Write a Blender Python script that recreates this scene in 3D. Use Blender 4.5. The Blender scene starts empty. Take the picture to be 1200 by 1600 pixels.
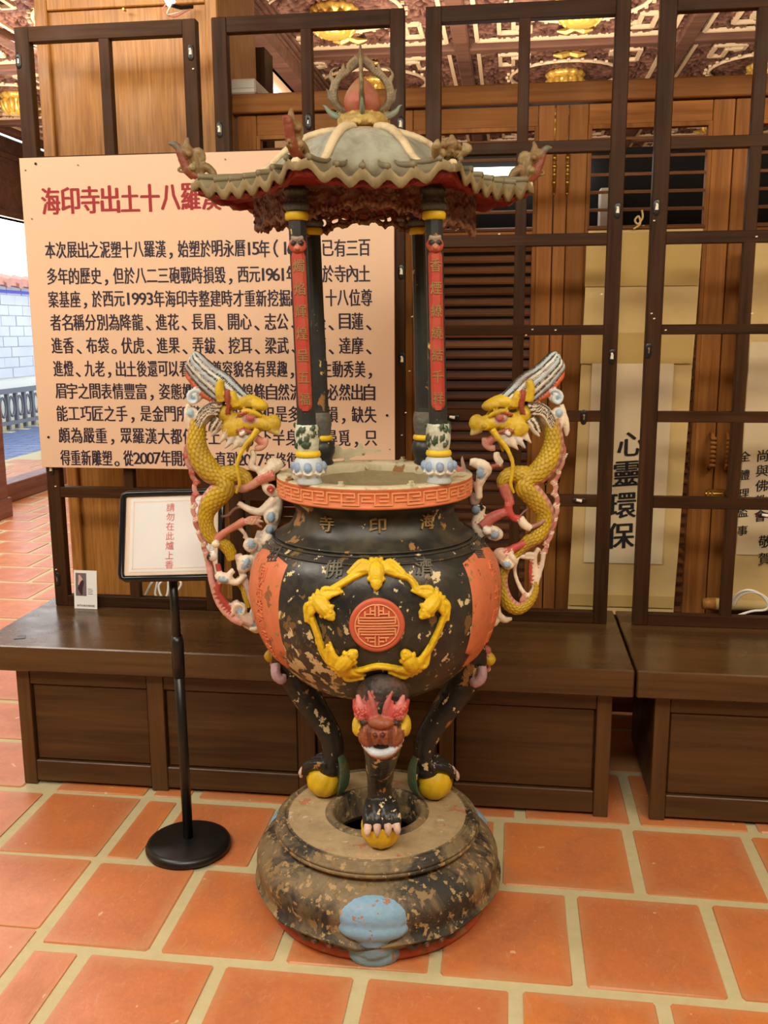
import bpy, bmesh, math, random
import numpy as np
from mathutils import Vector, Matrix, kdtree, noise as mnoise
random.seed(7)
SC = bpy.context.scene
COL = SC.collection
R = math.radians

# ------------------------------------------------------------------ camera, world, lights, exposure
F, PITCH, YAW, ROLL, CAMH = 1480.0, R(10.85), R(7.57), R(-0.32), 1.5
def cam_axes():
    f0 = Vector((-math.sin(YAW), math.cos(YAW), 0)); r = Vector((math.cos(YAW), math.sin(YAW), 0))
    f = f0*math.cos(PITCH) + Vector((0, 0, -math.sin(PITCH))); u = r.cross(f)
    return f, r*math.cos(ROLL)+u*math.sin(ROLL), -r*math.sin(ROLL)+u*math.cos(ROLL)
FW, RT, UP = cam_axes()
CAM = Vector((0, 0, CAMH))
def ray(x, y): return RT*((x-600)/F) + UP*((800-y)/F) + FW
def at(x, y, Y): d = ray(x, y); return CAM + d*(Y/d.y)        # photo measurement -> point on the plane at depth Y
def atZ(x, y, Z): d = ray(x, y); return CAM + d*((Z-CAMH)/d.z)
def atX(x, y, X): d = ray(x, y); return CAM + d*(X/d.x)
def proj(p):
    v = Vector(p)-CAM; z = v.dot(FW)
    return (600+F*v.dot(RT)/z, 800-F*v.dot(UP)/z) if z > .05 else (1e9, 1e9)
cd = bpy.data.cameras.new('camera'); cam = bpy.data.objects.new('camera', cd); COL.objects.link(cam)
m = Matrix((RT, UP, -FW)).transposed().to_4x4(); m.translation = CAM; cam.matrix_world = m
cd.sensor_fit = 'VERTICAL'; cd.sensor_height = 24; cd.lens = 24*F/1600; cd.clip_start = .05; cd.clip_end = 200
SC.camera = cam

def lin(c):
    o = []
    for v in c[:3]:
        v = v/255.0; o.append(v/12.92 if v <= .04045 else ((v+.055)/1.055)**2.4)
    return (o[0], o[1], o[2], 1.0)
w = bpy.data.worlds.new('world'); SC.world = w; w.use_nodes = True
w.node_tree.nodes['Background'].inputs[0].default_value = (0.80, 0.90, 1.0, 1)
w.node_tree.nodes['Background'].inputs[1].default_value = 3.0
SC.view_settings.view_transform = 'Standard'; SC.view_settings.look = 'None'
SC.view_settings.gamma = 1.0; SC.view_settings.use_curve_mapping = False
SC.view_settings.exposure = 0.0
SC.cycles.use_denoising = True
SC.cycles.max_bounces = 6; SC.cycles.diffuse_bounces = 4; SC.cycles.glossy_bounces = 3
SC.cycles.sample_clamp_indirect = 4.0
def area(name, loc, target, sx, sy, watts, col):
    ld = bpy.data.lights.new(name, 'AREA'); ld.shape = 'RECTANGLE'; ld.size = sx; ld.size_y = sy
    ld.energy = watts; ld.color = col
    o = bpy.data.objects.new(name, ld); COL.objects.link(o); o.location = loc
    o.rotation_euler = (Vector(target)-Vector(loc)).to_track_quat('-Z', 'Y').to_euler()
    return o
WARM = (1.0, .83, .60); NEUT = (1.0, .91, .76); COOL = (.86, .93, 1.0)
area('ceiling_light_near', (-.5, .1, 3.12), (-.4, 1.6, 0), 2.6, .9, 150, NEUT)
area('ceiling_light_right', (1.7, 1.2, 3.12), (1.1, 2.6, 0), 1.6, .7, 75, WARM)
area('ceiling_light_left', (-2.6, 1.7, 3.12), (-1.8, 3.2, 0), 1.6, .7, 80, NEUT)
area('ceiling_light_far_left', (-3.0, 5.2, 3.1), (-3.0, 5.6, 0), 1.4, 1.4, 90, (1, .93, .9))
area('ceiling_fill_behind_partition', (.1, 4.9, 2.36), (.3, 6.2, 3.2), 2.6, .25, 66, (1, .93, .86))  # added unseen lamp, throws light up onto the carved ceiling
area('ceiling_fill_left', (-3.1, 5.0, 2.3), (-3.1, 6.6, 3.2), 1.4, .5, 70, (1, .93, .86))  # second added lamp, brightens the ceiling on the left
area('pillar_top_light', (-1.35, 3.05, 2.72), (-1.3, 3.45, 1.9), .7, .08, 3.2, WARM)

# ------------------------------------------------------------------ materials
MATS = {}
class NT:
    def __init__(s, name):
        s.m = bpy.data.materials.new(name); s.m.use_nodes = True; s.t = s.m.node_tree
        s.b = s.t.nodes['Principled BSDF']; s.tc = s.t.nodes.new('ShaderNodeTexCoord'); MATS[name] = s.m
    def n(s, typ, **kw):
        nd = s.t.nodes.new('ShaderNode'+typ)
        for k, v in kw.items(): setattr(nd, k, v)
        return nd
    def l(s, a, b): s.t.links.new(a, b)
    def coords(s, scale=(1, 1, 1), src='Object', rnd=False):
        mp = s.n('Mapping'); mp.inputs['Scale'].default_value = scale; s.l(s.tc.outputs[src], mp.inputs['Vector'])
        if rnd:
            oi = s.n('ObjectInfo'); mu = s.n('Math', operation='MULTIPLY'); mu.inputs[1].default_value = 37.0
            s.l(oi.outputs['Random'], mu.inputs[0]); s.l(mu.outputs[0], mp.inputs['Location'])
        return mp.outputs[0]
    def noise(s, vec, scale, detail=4, rough=.55, dist=0):
        nd = s.n('TexNoise'); nd.inputs['Scale'].default_value = scale; nd.inputs['Detail'].default_value = detail
        nd.inputs['Roughness'].default_value = rough; nd.inputs['Distortion'].default_value = dist
        if vec: s.l(vec, nd.inputs['Vector'])
        return nd.outputs['Fac']
    def ramp(s, fac, stops, interp='LINEAR'):
        r = s.n('ValToRGB'); r.color_ramp.interpolation = interp
        e = r.color_ramp.elements
        while len(e) < len(stops): e.new(.5)
        for i, (p, c) in enumerate(stops):
            e[i].position = p; e[i].color = c if len(c) == 4 else (*c, 1)
        s.l(fac, r.inputs[0]); return r.outputs[0]
    def mix(s, fac, a, b, mode='MIX'):
        nd = s.n('Mix', data_type='RGBA', blend_type=mode)
        for sock, v in ((nd.inputs[0], fac), (nd.inputs[6], a), (nd.inputs[7], b)):
            if hasattr(v, 'is_linked') or hasattr(v, 'links'): s.l(v, sock)
            else: sock.default_value = v
        return nd.outputs[2]
    def math(s, op, a, b=0.0, clamp=False):
        nd = s.n('Math', operation=op, use_clamp=clamp)
        for sock, v in ((nd.inputs[0], a), (nd.inputs[1], b)):
            if hasattr(v, 'links'): s.l(v, sock)
            else: sock.default_value = v
        return nd.outputs[0]
    def bump(s, h, strength=.3, dist=.002):
        b = s.n('Bump'); b.inputs['Strength'].default_value = strength; b.inputs['Distance'].default_value = dist
        s.l(h, b.inputs['Height']); s.l(b.outputs[0], s.b.inputs['Normal'])
    def out(s, col=None, rough=None, metal=None, spec=None):
        for k, v in (('Base Color', col), ('Roughness', rough), ('Metallic', metal), ('Specular IOR Level', spec)):
            if v is None: continue
            if hasattr(v, 'links'): s.l(v, s.b.inputs[k])
            else: s.b.inputs[k].default_value = v
        return s.m
def flat(name, rgb, rough=.5, metal=0, spec=.5, var=0.0, nscale=30):
    s = NT(name); c = lin(rgb)
    if var:
        d = tuple(x*(1-var) for x in c[:3])+(1,)
        s.out(s.ramp(s.noise(s.coords(), nscale, 5), [(.3, d), (.7, c)]), rough, metal, spec)
        return s.m
    return s.out(c, rough, metal, spec)
BLK = (0, 0, 0, 1); WHT = (1, 1, 1, 1)
def wood(name, light, dark, axis='Z', rough=.4, fine=60, spec=.4, rnd=False, worn=None, streak=.5):
    s = NT(name)
    sc = {'Z': (1, 1, .05), 'X': (.05, 1, 1), 'Y': (1, .05, 1)}[axis]
    v = s.coords(sc, rnd=rnd)
    a = s.noise(v, fine, 5, .6, .4); b = s.noise(s.coords(tuple(x*.7 for x in sc), rnd=rnd), fine*.22, 3, .5, 1.2)
    f = s.math('ADD', s.math('MULTIPLY', a, streak), s.math('MULTIPLY', b, 1-streak))
    c = s.ramp(f, [(.34, lin(dark)), (.62, lin(light))])
    if rnd:
        oi = s.n('ObjectInfo'); k = s.math('MULTIPLY_ADD', oi.outputs['Random'], .3)
        k.node.inputs[2].default_value = .84
        hs = s.n('HueSaturation'); s.l(k, hs.inputs['Value']); s.l(c, hs.inputs['Color']); c = hs.outputs[0]
    if worn:
        wn = s.noise(s.coords((1, 1, 1)), 38, 6, .7, .6)
        c = s.mix(s.ramp(wn, [(.70, BLK), (.73, WHT)]), c, lin(worn))
    s.bump(a, .12, .001)
    rr = s.ramp(s.noise(s.coords(), 9, 4), [(.3, (rough*.75,)*3+(1,)), (.7, (rough*1.2,)*3+(1,))])
    return s.out(c, rr, 0, spec)

wood('dark_lacquer', (72, 46, 26), (38, 23, 12), 'Z', .5, 70, .13)
wood('dark_lacquer_x', (72, 46, 26), (38, 23, 12), 'X', .5, 70, .13)
wood('bench_front', (90, 62, 33), (58, 38, 20), 'X', .42, 60, .4, worn=(112, 80, 48))
wood('bench_front_z', (94, 65, 35), (60, 40, 21), 'Z', .42, 60, .4)
wood('bench_top', (96, 68, 38), (64, 43, 24), 'X', .26, 50, .5)
wood('teak', (178, 118, 60), (130, 80, 36), 'Z', .5, 60, .14, rnd=True)
wood('teak_x', (174, 114, 56), (126, 76, 34), 'X', .5, 60, .14, rnd=True)
wood('teak_slat', (130, 82, 44), (92, 54, 28), 'X', .5, 60, .3, rnd=True)
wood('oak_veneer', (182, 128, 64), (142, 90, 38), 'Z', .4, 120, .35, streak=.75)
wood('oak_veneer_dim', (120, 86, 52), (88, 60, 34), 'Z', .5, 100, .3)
wood('beam_wood', (112, 74, 54), (74, 46, 34), 'X', .45, 40, .35)
wood('sill_wood', (150, 104, 90), (116, 74, 62), 'Y', .4, 40, .35)
flat('cream_strip', (220, 186, 142), .45)
flat('gold_leaf', (226, 176, 76), .32, .35, .5, .3, 60)
flat('brass', (190, 150, 70), .3, .9)
flat('black_steel', (24, 23, 22), .35, 0, .5, .2, 30)
flat('black_gloss', (30, 30, 32), .16, .3)
flat('chrome', (200, 200, 205), .15, 1.0)
flat('white_plastic', (235, 232, 222), .4)
flat('white_putty', (236, 228, 208), .8)
flat('board_face', (228, 192, 162), .42, 0, .35, .04, 3)
flat('ink_navy', (34, 20, 44), .6)
flat('ink_red', (150, 22, 26), .6)
flat('ink_black', (16, 14, 14), .7)
flat('seal_red', (190, 70, 50), .6)
flat('pale_red', (226, 120, 112), .6)
flat('paper_white', (236, 234, 232), .35)
flat('paper_peach', (240, 214, 190), .45)
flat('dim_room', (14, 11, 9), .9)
flat('plaster', (216, 200, 170), .8)
flat('dark_iron', (96, 98, 104), .6)
flat('roof_tile_red', (214, 150, 130), .6, 0, .3, .2, 20)
flat('blue_stripe', (60, 60, 190), .5)
def emis(name, rgb, st):
    s = NT(name); s.out((0, 0, 0, 1), .5); s.b.inputs['Emission Color'].default_value = lin(rgb); s.b.inputs['Emission Strength'].default_value = st
emis('tube_light', (255, 250, 240), 6.0)
def pane(name, gloss, rough=.04):
    # thin clear sheet: lets light straight through and mirrors a little of the room
    s = NT(name); tr = s.n('BsdfTransparent'); gl = s.n('BsdfGlossy'); gl.inputs['Roughness'].default_value = rough
    mx = s.n('MixShader'); fr = s.n('LayerWeight'); fr.inputs[0].default_value = .5
    s.l(s.math('MULTIPLY', s.math('ADD', s.math('POWER', fr.outputs['Facing'], 4.0), .06), .5*gloss), mx.inputs[0]); s.l(tr.outputs[0], mx.inputs[1]); s.l(gl.outputs[0], mx.inputs[2])
    s.l(mx.outputs[0], s.t.nodes['Material Output'].inputs['Surface'])
pane('glass', 1.0); pane('acrylic', 1.6, .08)
def mk_tile():
    s = NT('terracotta'); v = s.coords((.36, .36, 1), rnd=True)
    a = s.noise(v, 5, 6, .65, .3); b = s.noise(v, 60, 4, .7)
    oi = s.n('ObjectInfo')
    base = s.mix(oi.outputs['Random'], lin((212, 126, 62)), lin((198, 114, 70)))
    c = s.mix(s.ramp(a, [(.35, BLK), (.68, WHT)]), base, lin((182, 108, 70)))
    c = s.mix(s.math('MULTIPLY', s.ramp(b, [(.4, BLK), (.75, WHT)]), .35), c, lin((224, 140, 84)))
    sp = s.noise(v, 26, 2, .5); c = s.mix(s.ramp(sp, [(.73, BLK), (.755, (.7, .7, .7, 1))]), c, lin((226, 184, 142)))
    # pale grout smear near the edges of each tile
    sep = s.n('SeparateXYZ'); s.l(s.tc.outputs['Object'], sep.inputs[0])
    ex = s.math('ABSOLUTE', sep.outputs[0]); ey = s.math('ABSOLUTE', sep.outputs[1]); e = s.math('MAXIMUM', ex, ey)
    e2 = s.math('ADD', e, s.math('MULTIPLY', s.math('SUBTRACT', a, .5), .35))
    c = s.mix(s.math('MULTIPLY', s.ramp(e2, [(.40, BLK), (.56, WHT)]), .5), c, lin((206, 160, 114)))
    sc = s.noise(s.coords((1.6, .7, 1), rnd=True), 7, 8, .82, 2.2)
    c = s.mix(s.math('MULTIPLY', s.ramp(sc, [(.56, BLK), (.72, WHT)]), .55), c, lin((226, 180, 136)))
    s.bump(s.math('ADD', b, a), .25, .002)
    s.out(c, s.ramp(a, [(.3, (.30,)*3+(1,)), (.7, (.5,)*3+(1,))]), 0, .4)
mk_tile()
def mk_grout():
    s = NT('grout'); a = s.noise(s.coords(), 24, 6, .7); b = s.noise(s.coords(), 3, 3)
    c = s.mix(a, lin((186, 172, 128)), lin((216, 206, 166))); c = s.mix(s.math('MULTIPLY', b, .3), c, lin((170, 150, 108)))
    s.bump(a, .5, .003); s.out(c, .8, 0, .2)
mk_grout()
def mk_scroll():
    s = NT('scroll_silk'); a = s.noise(s.coords(), 40, 5, .6); b = s.noise(s.coords((1, 1, .6)), 5, 3)
    c = s.mix(a, lin((216, 186, 126)), lin((228, 200, 144))); c = s.mix(s.math('MULTIPLY', b, .4), c, lin((198, 166, 104)))
    s.out(c, .75, 0, .2)
mk_scroll()
flat('scroll_band', (202, 170, 106), .75, 0, .2, .12, 6)
flat('scroll_paper', (232, 212, 176), .7, 0, .2, .07, 7)
# painted, chipped and dirty surfaces. Colour attribute "Col" gives the paint; noise takes it away.
def painted(name, rough=.45, dirt=.35, chip=.0, dirtcol=(92, 72, 44), chipcol=(196, 168, 124), bump=.3, scale=1.0, chip2=None, base=None, base2=None, wear=None):
    s = NT(name)
    if base is None:
        at_ = s.n('VertexColor'); at_.layer_name = 'Col'; c = at_.outputs[0]
    elif base2: c = s.mix(s.ramp(s.noise(s.coords((1, 1, .6)), 7, 6, .65, .5), [(.42, BLK), (.54, WHT)]), lin(base), lin(base2))
    else: c = lin(base)
    v = s.coords()
    a = s.noise(v, 18*scale, 8, .68, .3); b = s.noise(v, 90*scale, 5, .7)
    c = s.mix(s.math('MULTIPLY', s.ramp(a, [(.45, BLK), (.75, WHT)]), dirt), c, lin(dirtcol))
    if chip:
        n1 = s.noise(s.coords((1, 1, .75)), 13*scale, 7, .62, .2)
        if wear:   # one side of the casting has lost more of its paint than the rest
            sp = s.n('SeparateXYZ'); s.l(s.tc.outputs['Object'], sp.inputs[0])
            wx = s.math('MULTIPLY', s.math('SUBTRACT', wear[0], sp.outputs[0]), 3.0, True); wz = s.math('MULTIPLY', s.math('SUBTRACT', wear[1], sp.outputs[2]), 4.5, True)
            wv = s.math('MULTIPLY', wx, wz); n1 = s.math('ADD', n1, s.math('MULTIPLY', wv, .22))
        th = .62 - chip*.2
        c = s.mix(s.ramp(n1, [(th+.05, BLK), (th+.055, WHT)]), c, lin(chip2 or (150, 108, 62)))
        n2 = s.noise(s.coords((1, 1, .8)), 24*scale, 5, .6, .1)
        if wear: n2 = s.math('ADD', n2, s.math('MULTIPLY', wv, .24))
        c = s.mix(s.ramp(n2, [(th+.075, BLK), (th+.08, WHT)]), c, lin(chipcol))
        h = s.math('ADD', s.math('MULTIPLY', s.ramp(n1, [(th+.045, WHT), (th+.06, BLK)]), 1.2), s.math('MULTIPLY', b, .35))
        s.bump(h, .55, .0022)
    else:
        s.bump(s.math('ADD', b, a), bump, .0015)
    return s.out(c, s.ramp(a, [(.3, (rough*.8,)*3+(1,)), (.7, (rough*1.25,)*3+(1,))]), 0, .4)
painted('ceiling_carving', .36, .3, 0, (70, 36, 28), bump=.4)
painted('carved_paint', .46, .62, 0, (118, 78, 52), bump=.9)
painted('roof_paint', .6, .62, 0, (92, 76, 50), bump=.6)
painted('bowl_black', .32, .5, .36, (84, 78, 62), (206, 186, 142), base=(34, 35, 36), base2=(46, 45, 42), wear=(-.30, .88), scale=1.5, chip2=(112, 88, 54))
painted('leg_black', .34, .4, .36, (64, 56, 42), (210, 188, 142), base=(36, 35, 34), scale=1.35)
painted('neck_black', .4, .6, .25, (96, 84, 60), (206, 190, 150), base=(42, 41, 38), scale=.8)
painted('plinth_paint', .6, .6, .5, (92, 80, 58), (168, 140, 98), base=(44, 43, 40), base2=(128, 110, 80), scale=2.2, chip2=(136, 112, 74))
painted('plate_clay', .75, .5, .25, (112, 94, 66), (196, 184, 158), base=(176, 152, 114), scale=1.6, chip2=(184, 118, 84))
painted('plinth_red', .5, .45, .3, (104, 68, 48), (150, 128, 92), base=(182, 84, 56))
painted('blue_paint', .5, .35, .22, (96, 120, 130), (196, 132, 88), base=(132, 170, 198), scale=2.2, chip2=(184, 116, 74))
painted('lotus_paint', .5, .3, .0, (120, 110, 84), base=(186, 196, 200))
painted('salmon_paint', .5, .3, .3, (150, 84, 52), (150, 120, 74), base=(206, 116, 78), scale=1.8, chip2=(142, 92, 56))
painted('fret_paint', .5, .3, .0, (150, 100, 60), base=(214, 122, 80))
painted('fret_raised', .5, .25, .0, (170, 110, 70), base=(222, 150, 104))
painted('medallion_paint', .5, .25, .0, (140, 80, 50), base=(196, 92, 66))
painted('yellow_paint', .42, .45, .0, (150, 110, 24), base=(222, 184, 34))
painted('column_black', .4, .45, .12, (62, 60, 50), (190, 160, 90), base=(40, 42, 40))
painted('column_red', .5, .6, .0, (168, 98, 62), base=(166, 58, 44))
painted('rim_top', .7, .7, .3, (120, 110, 84), (160, 146, 110), base=(196, 184, 152))
painted('ash', .95, .6, .0, (110, 98, 70), base=(134, 120, 88), bump=1.0, scale=2)
painted('char_black', .4, .6, .0, (130, 120, 94), base=(70, 70, 66))
painted('char_gold', .5, .6, .0, (104, 72, 42), base=(142, 112, 66))
painted('eave_red', .55, .4, .0, (70, 30, 24), base=(132, 34, 28))
painted('bracket_paint', .6, .55, .0, (110, 70, 50), base=(96, 36, 26), bump=1.0)

# ------------------------------------------------------------------ geometry helpers
def mat(n): return MATS[n]
def obj(name, verts, faces, material, parent=None, smooth=False, mats=None, fm=None, loc=None):
    me = bpy.data.meshes.new(name); me.from_pydata([tuple(v) for v in verts], [], faces); me.update()
    for mm in (mats or [material]): me.materials.append(mat(mm))
    if fm: me.polygons.foreach_set('material_index', fm)
    if smooth: me.polygons.foreach_set('use_smooth', [True]*len(me.polygons))
    o = bpy.data.objects.new(name, me); COL.objects.link(o)
    if loc is not None: o.location = loc
    if parent: attach(o, parent)
    return o
def attach(o, parent):
    o.parent = parent
    o.matrix_parent_inverse = Matrix.Translation(-world_t(parent))
def world_t(p):
    return p.location + ((p.matrix_parent_inverse.translation+world_t(p.parent)) if p.parent else Vector((0, 0, 0)))
class MB:
    """collects boxes, bars, lathes and tubes into one mesh"""
    def __init__(s): s.v = []; s.f = []; s.m = []
    def add(s, V, Fc, mi=0):
        b = len(s.v); s.v += [Vector(q) for q in V]; s.f += [tuple(i+b for i in f) for f in Fc]; s.m += [mi]*len(Fc); return s
    def box(s, x0, x1, y0, y1, z0, z1, mi=0, bev=0.0, xf=None):
        if bev:
            bm = bmesh.new(); bmesh.ops.create_cube(bm, size=1)
            for q in bm.verts: q.co = Vector(((x0+x1)/2+q.co.x*(x1-x0), (y0+y1)/2+q.co.y*(y1-y0), (z0+z1)/2+q.co.z*(z1-z0)))
            bmesh.ops.bevel(bm, geom=list(bm.edges), offset=bev, segments=1, affect='EDGES')
            bm.verts.index_update(); V = [q.co.copy() for q in bm.verts]; Fc = [tuple(q.index for q in f.verts) for f in bm.faces]; bm.free()
        else:
            V = [Vector(p) for p in ((x0,y0,z0),(x1,y0,z0),(x1,y1,z0),(x0,y1,z0),(x0,y0,z1),(x1,y0,z1),(x1,y1,z1),(x0,y1,z1))]
            Fc = [(0,3,2,1),(4,5,6,7),(0,1,5,4),(1,2,6,5),(2,3,7,6),(3,0,4,7)]
        if xf: V = [xf @ q for q in V]
        return s.add(V, Fc, mi)
    def lathe(s, prof, n=48, c=(0, 0), mi=0, cap0=False, cap1=False, a0=0, a1=2*math.pi, fn=None):
        full = abs(a1-a0-2*math.pi) < 1e-6; cols = n if full else n+1
        V = []
        for (r, z) in prof:
            for i in range(cols):
                a = a0+(a1-a0)*i/n
                rr, zz = fn(r, z, a) if fn else (r, z)
                V.append(Vector((c[0]+rr*math.cos(a), c[1]+rr*math.sin(a), zz)))
        Fc = []
        for j in range(len(prof)-1):
            for i in range(n):
                k = (i+1) % cols if full else i+1
                Fc.append((j*cols+i, j*cols+k, (j+1)*cols+k, (j+1)*cols+i))
        if cap0: Fc.append(tuple(range(cols))[::-1])
        if cap1: Fc.append(tuple((len(prof)-1)*cols+i for i in range(cols)))
        return s.add(V, Fc, mi)
    def tube(s, pts, rad, n=10, mi=0, flat=1.0, up=(0, 1, 0), closed=False):
        V, Fc = tube_geo(pts, rad, n, flat, up, closed); return s.add(V, Fc, mi)
    def build(s, name, material, parent=None, smooth=False, mats=None):
        return obj(name, s.v, s.f, material, parent, smooth, mats, s.m if mats else None)
def smooth_pts(pts, sub=6):
    """Catmull-Rom through points of any dimension"""
    P = [np.array(p, float) for p in pts]; P = [2*P[0]-P[1]]+P+[2*P[-1]-P[-2]]; out = []
    for i in range(1, len(P)-2):
        for k in range(sub):
            t = k/sub; a, b, c, d = P[i-1:i+3]
            out.append(.5*((2*b)+(-a+c)*t+(2*a-5*b+4*c-d)*t*t+(-a+3*b-3*c+d)*t**3))
    out.append(P[-2]); return out
def frames(pts, up):
    out = []; N = len(pts); up = Vector(up)
    for i in range(N):
        t = (Vector(pts[min(i+1, N-1)])-Vector(pts[max(i-1, 0)])).normalized()
        a = up-t*up.dot(t)
        if a.length < 1e-3: a = Vector((1, 0, 0))-t*t.x
        a.normalize(); b = t.cross(a).normalized(); out.append((t, a, b))
    return out
def tube_geo(pts, rad, n=10, flat=1.0, up=(0, 1, 0), closed=False):
    pts = [Vector(p[:3]) for p in pts]; N = len(pts)
    if not hasattr(rad, '__len__'): rad = [rad]*N
    V = []
    for i, (t, a, b) in enumerate(frames(pts, up)):
        for k in range(n):
            an = 2*math.pi*k/n
            V.append(pts[i]+a*(math.cos(an)*rad[i]*flat)+b*(math.sin(an)*rad[i]))
    Fc = [(j*n+k, j*n+(k+1) % n, (j+1)*n+(k+1) % n, (j+1)*n+k) for j in range(N-1) for k in range(n)]
    if closed: Fc += [((N-1)*n+k, (N-1)*n+(k+1) % n, (k+1) % n, k) for k in range(n)]
    else: Fc += [tuple(range(n))[::-1], tuple((N-1)*n+k for k in range(n))]
    return V, Fc
class Sculpt:
    """clay: coloured lumps and strokes fused by a voxel remesh, colours kept per vertex"""
    def __init__(s): s.v = []; s.f = []; s.c = []
    def add(s, V, Fc, col):
        b = len(s.v); s.v += [Vector(q) for q in V]; s.f += [tuple(i+b for i in f) for f in Fc]; s.c += [lin(col)]*len(V)
    def ball(s, c, r, col, rot=None, n=14, k=9):
        if not hasattr(r, '__len__'): r = (r, r, r)
        M = rot or Matrix.Identity(3); V = []; Fc = []
        for j in range(1, k):
            ph = math.pi*j/k
            for i in range(n):
                th = 2*math.pi*i/n
                V.append(Vector(c)+M @ Vector((r[0]*math.sin(ph)*math.cos(th), r[1]*math.sin(ph)*math.sin(th), r[2]*math.cos(ph))))
        for j in range(k-2):
            for i in range(n): Fc.append((j*n+i, (j+1)*n+i, (j+1)*n+(i+1) % n, j*n+(i+1) % n))
        V += [Vector(c)+M @ Vector((0, 0, r[2])), Vector(c)-M @ Vector((0, 0, r[2]))]; t = len(V)-2
        for i in range(n): Fc.append((t, i, (i+1) % n)); Fc.append((t+1, (k-2)*n+(i+1) % n, (k-2)*n+i))
        s.add(V, Fc, col)
    def stroke(s, pts, rad, col, flat=1.0, up=(0, 1, 0), n=10, sub=5):
        """pts (x,y,z), rad list"""
        if not hasattr(rad, '__len__'): rad = [rad]*len(pts)
        q = smooth_pts([tuple(p)+(r,) for p, r in zip(pts, rad)], sub)
        V, Fc = tube_geo([x[:3] for x in q], [max(.0006, x[3]) for x in q], n, flat, up); s.add(V, Fc, col)
    def build(s, name, parent, voxel=.003, material='carved_paint', smooth_it=1, disp=0.0010, recalc=True):
        me = bpy.data.meshes.new('clay'); me.from_pydata([tuple(v) for v in s.v], [], s.f); me.update()
        if recalc:
            bm = bmesh.new(); bm.from_mesh(me); bmesh.ops.recalc_face_normals(bm, faces=bm.faces); bm.to_mesh(me); bm.free()
        t = bpy.data.objects.new('clay', me); COL.objects.link(t)
        md = t.modifiers.new('r', 'REMESH'); md.mode = 'VOXEL'; md.voxel_size = voxel
        if smooth_it:
            sm = t.modifiers.new('s', 'SMOOTH'); sm.factor = .5; sm.iterations = smooth_it
        dg = bpy.context.evaluated_depsgraph_get(); dg.update()
        out = bpy.data.meshes.new_from_object(t.evaluated_get(dg)); bpy.data.objects.remove(t); bpy.data.meshes.remove(me)
        kd = kdtree.KDTree(len(s.v))
        for i, v in enumerate(s.v): kd.insert(v, i)
        kd.balance(); nv = len(out.vertices); arr = np.zeros((nv, 4), np.float32)
        for i, v in enumerate(out.vertices):
            arr[i] = s.c[kd.find(v.co)[1]]
        ca = out.color_attributes.new('Col', 'FLOAT_COLOR', 'POINT'); ca.data.foreach_set('color', arr.ravel())
        if disp:
            co = np.zeros(nv*3, np.float32); no = np.zeros(nv*3, np.float32)
            out.vertices.foreach_get('co', co); out.vertex_normals.foreach_get('vector', no)
            co = co.reshape(-1, 3); dd = np.array([mnoise.noise(Vector(c)*90)+.5*mnoise.noise(Vector(c)*220) for c in co.tolist()], np.float32)
            out.vertices.foreach_set('co', (co+no.reshape(-1, 3)*dd[:, None]*disp).ravel()); out.update()
        out.materials.clear(); out.materials.append(mat(material))
        out.polygons.foreach_set('use_smooth', [True]*len(out.polygons)); out.name = name
        o = bpy.data.objects.new(name, out); COL.objects.link(o)
        if parent: attach(o, parent)
        return o
def colored(o, cols):
    me = o.data; ca = me.color_attributes.new('Col', 'FLOAT_COLOR', 'POINT')
    ca.data.foreach_set('color', np.array(cols, np.float32).ravel())
_FC = {}
def text_geo(s, offset=.0, extrude=0.0, res=2):
    """geometry of one string of size 1, lower left at the origin"""
    k = (s, offset, extrude, res)
    if k in _FC: return _FC[k]
    cu = bpy.data.curves.new('t', 'FONT'); cu.body = s; cu.size = 1; cu.offset = offset; cu.extrude = extrude; cu.resolution_u = res
    o = bpy.data.objects.new('t', cu); COL.objects.link(o)
    dg = bpy.context.evaluated_depsgraph_get(); dg.update()
    me = bpy.data.meshes.new_from_object(o.evaluated_get(dg))
    V = [v.co.copy() for v in me.vertices]; Fc = [tuple(p.vertices) for p in me.polygons]
    bpy.data.objects.remove(o); bpy.data.curves.remove(cu); bpy.data.meshes.remove(me)
    _FC[k] = (V, Fc); return _FC[k]
DUP = ((0, 0, 0), (-.5, 0, .0002), (.5, 0, .0004), (0, .35, .0006))
def glyph(mb, ch, org, ex, ey, size, w=None, offset=.012, extrude=0, ez=None, mi=0, fn=None):
    """one string centred at org, on axes ex (right) and ey (up); strokes thickened by shifted copies"""
    V, Fc = text_geo(ch, 0, extrude)
    if not V: return mb
    xs = [v.x for v in V]; ys = [v.y for v in V]; cx = (min(xs)+max(xs))/2; cy = (min(ys)+max(ys))/2 if len(ch) == 1 and ch not in '一二三，、。' else .38
    kx = size if w is None else w/(max(xs)-min(xs))
    ez = ez or ex.cross(ey)
    for (dx, dy, dz) in (DUP if offset else DUP[:1]):
        P = [org+ex*((v.x-cx)*kx+dx*offset*size*1.6)+ey*((v.y-cy+dy*offset*1.2)*size)+ez*(v.z*size+dz*.5) for v in V]
        if fn: P = [fn(p) for p in P]
        mb.add(P, Fc, mi)
    return mb
def thing(name, label, cat, loc, group=None):
    o = bpy.data.objects.new(name, None); COL.objects.link(o); o.location = loc; o.empty_display_size = .05
    o['label'] = label; o['category'] = cat
    if group: o['group'] = group
    return o
def tag(o, label, cat, group=None):
    o['label'] = label; o['category'] = cat
    if group: o['group'] = group
    return o
def struct(o): o['kind'] = 'structure'; return o
X_, Y_, Z_ = Vector((1, 0, 0)), Vector((0, 1, 0)), Vector((0, 0, 1))

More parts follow.
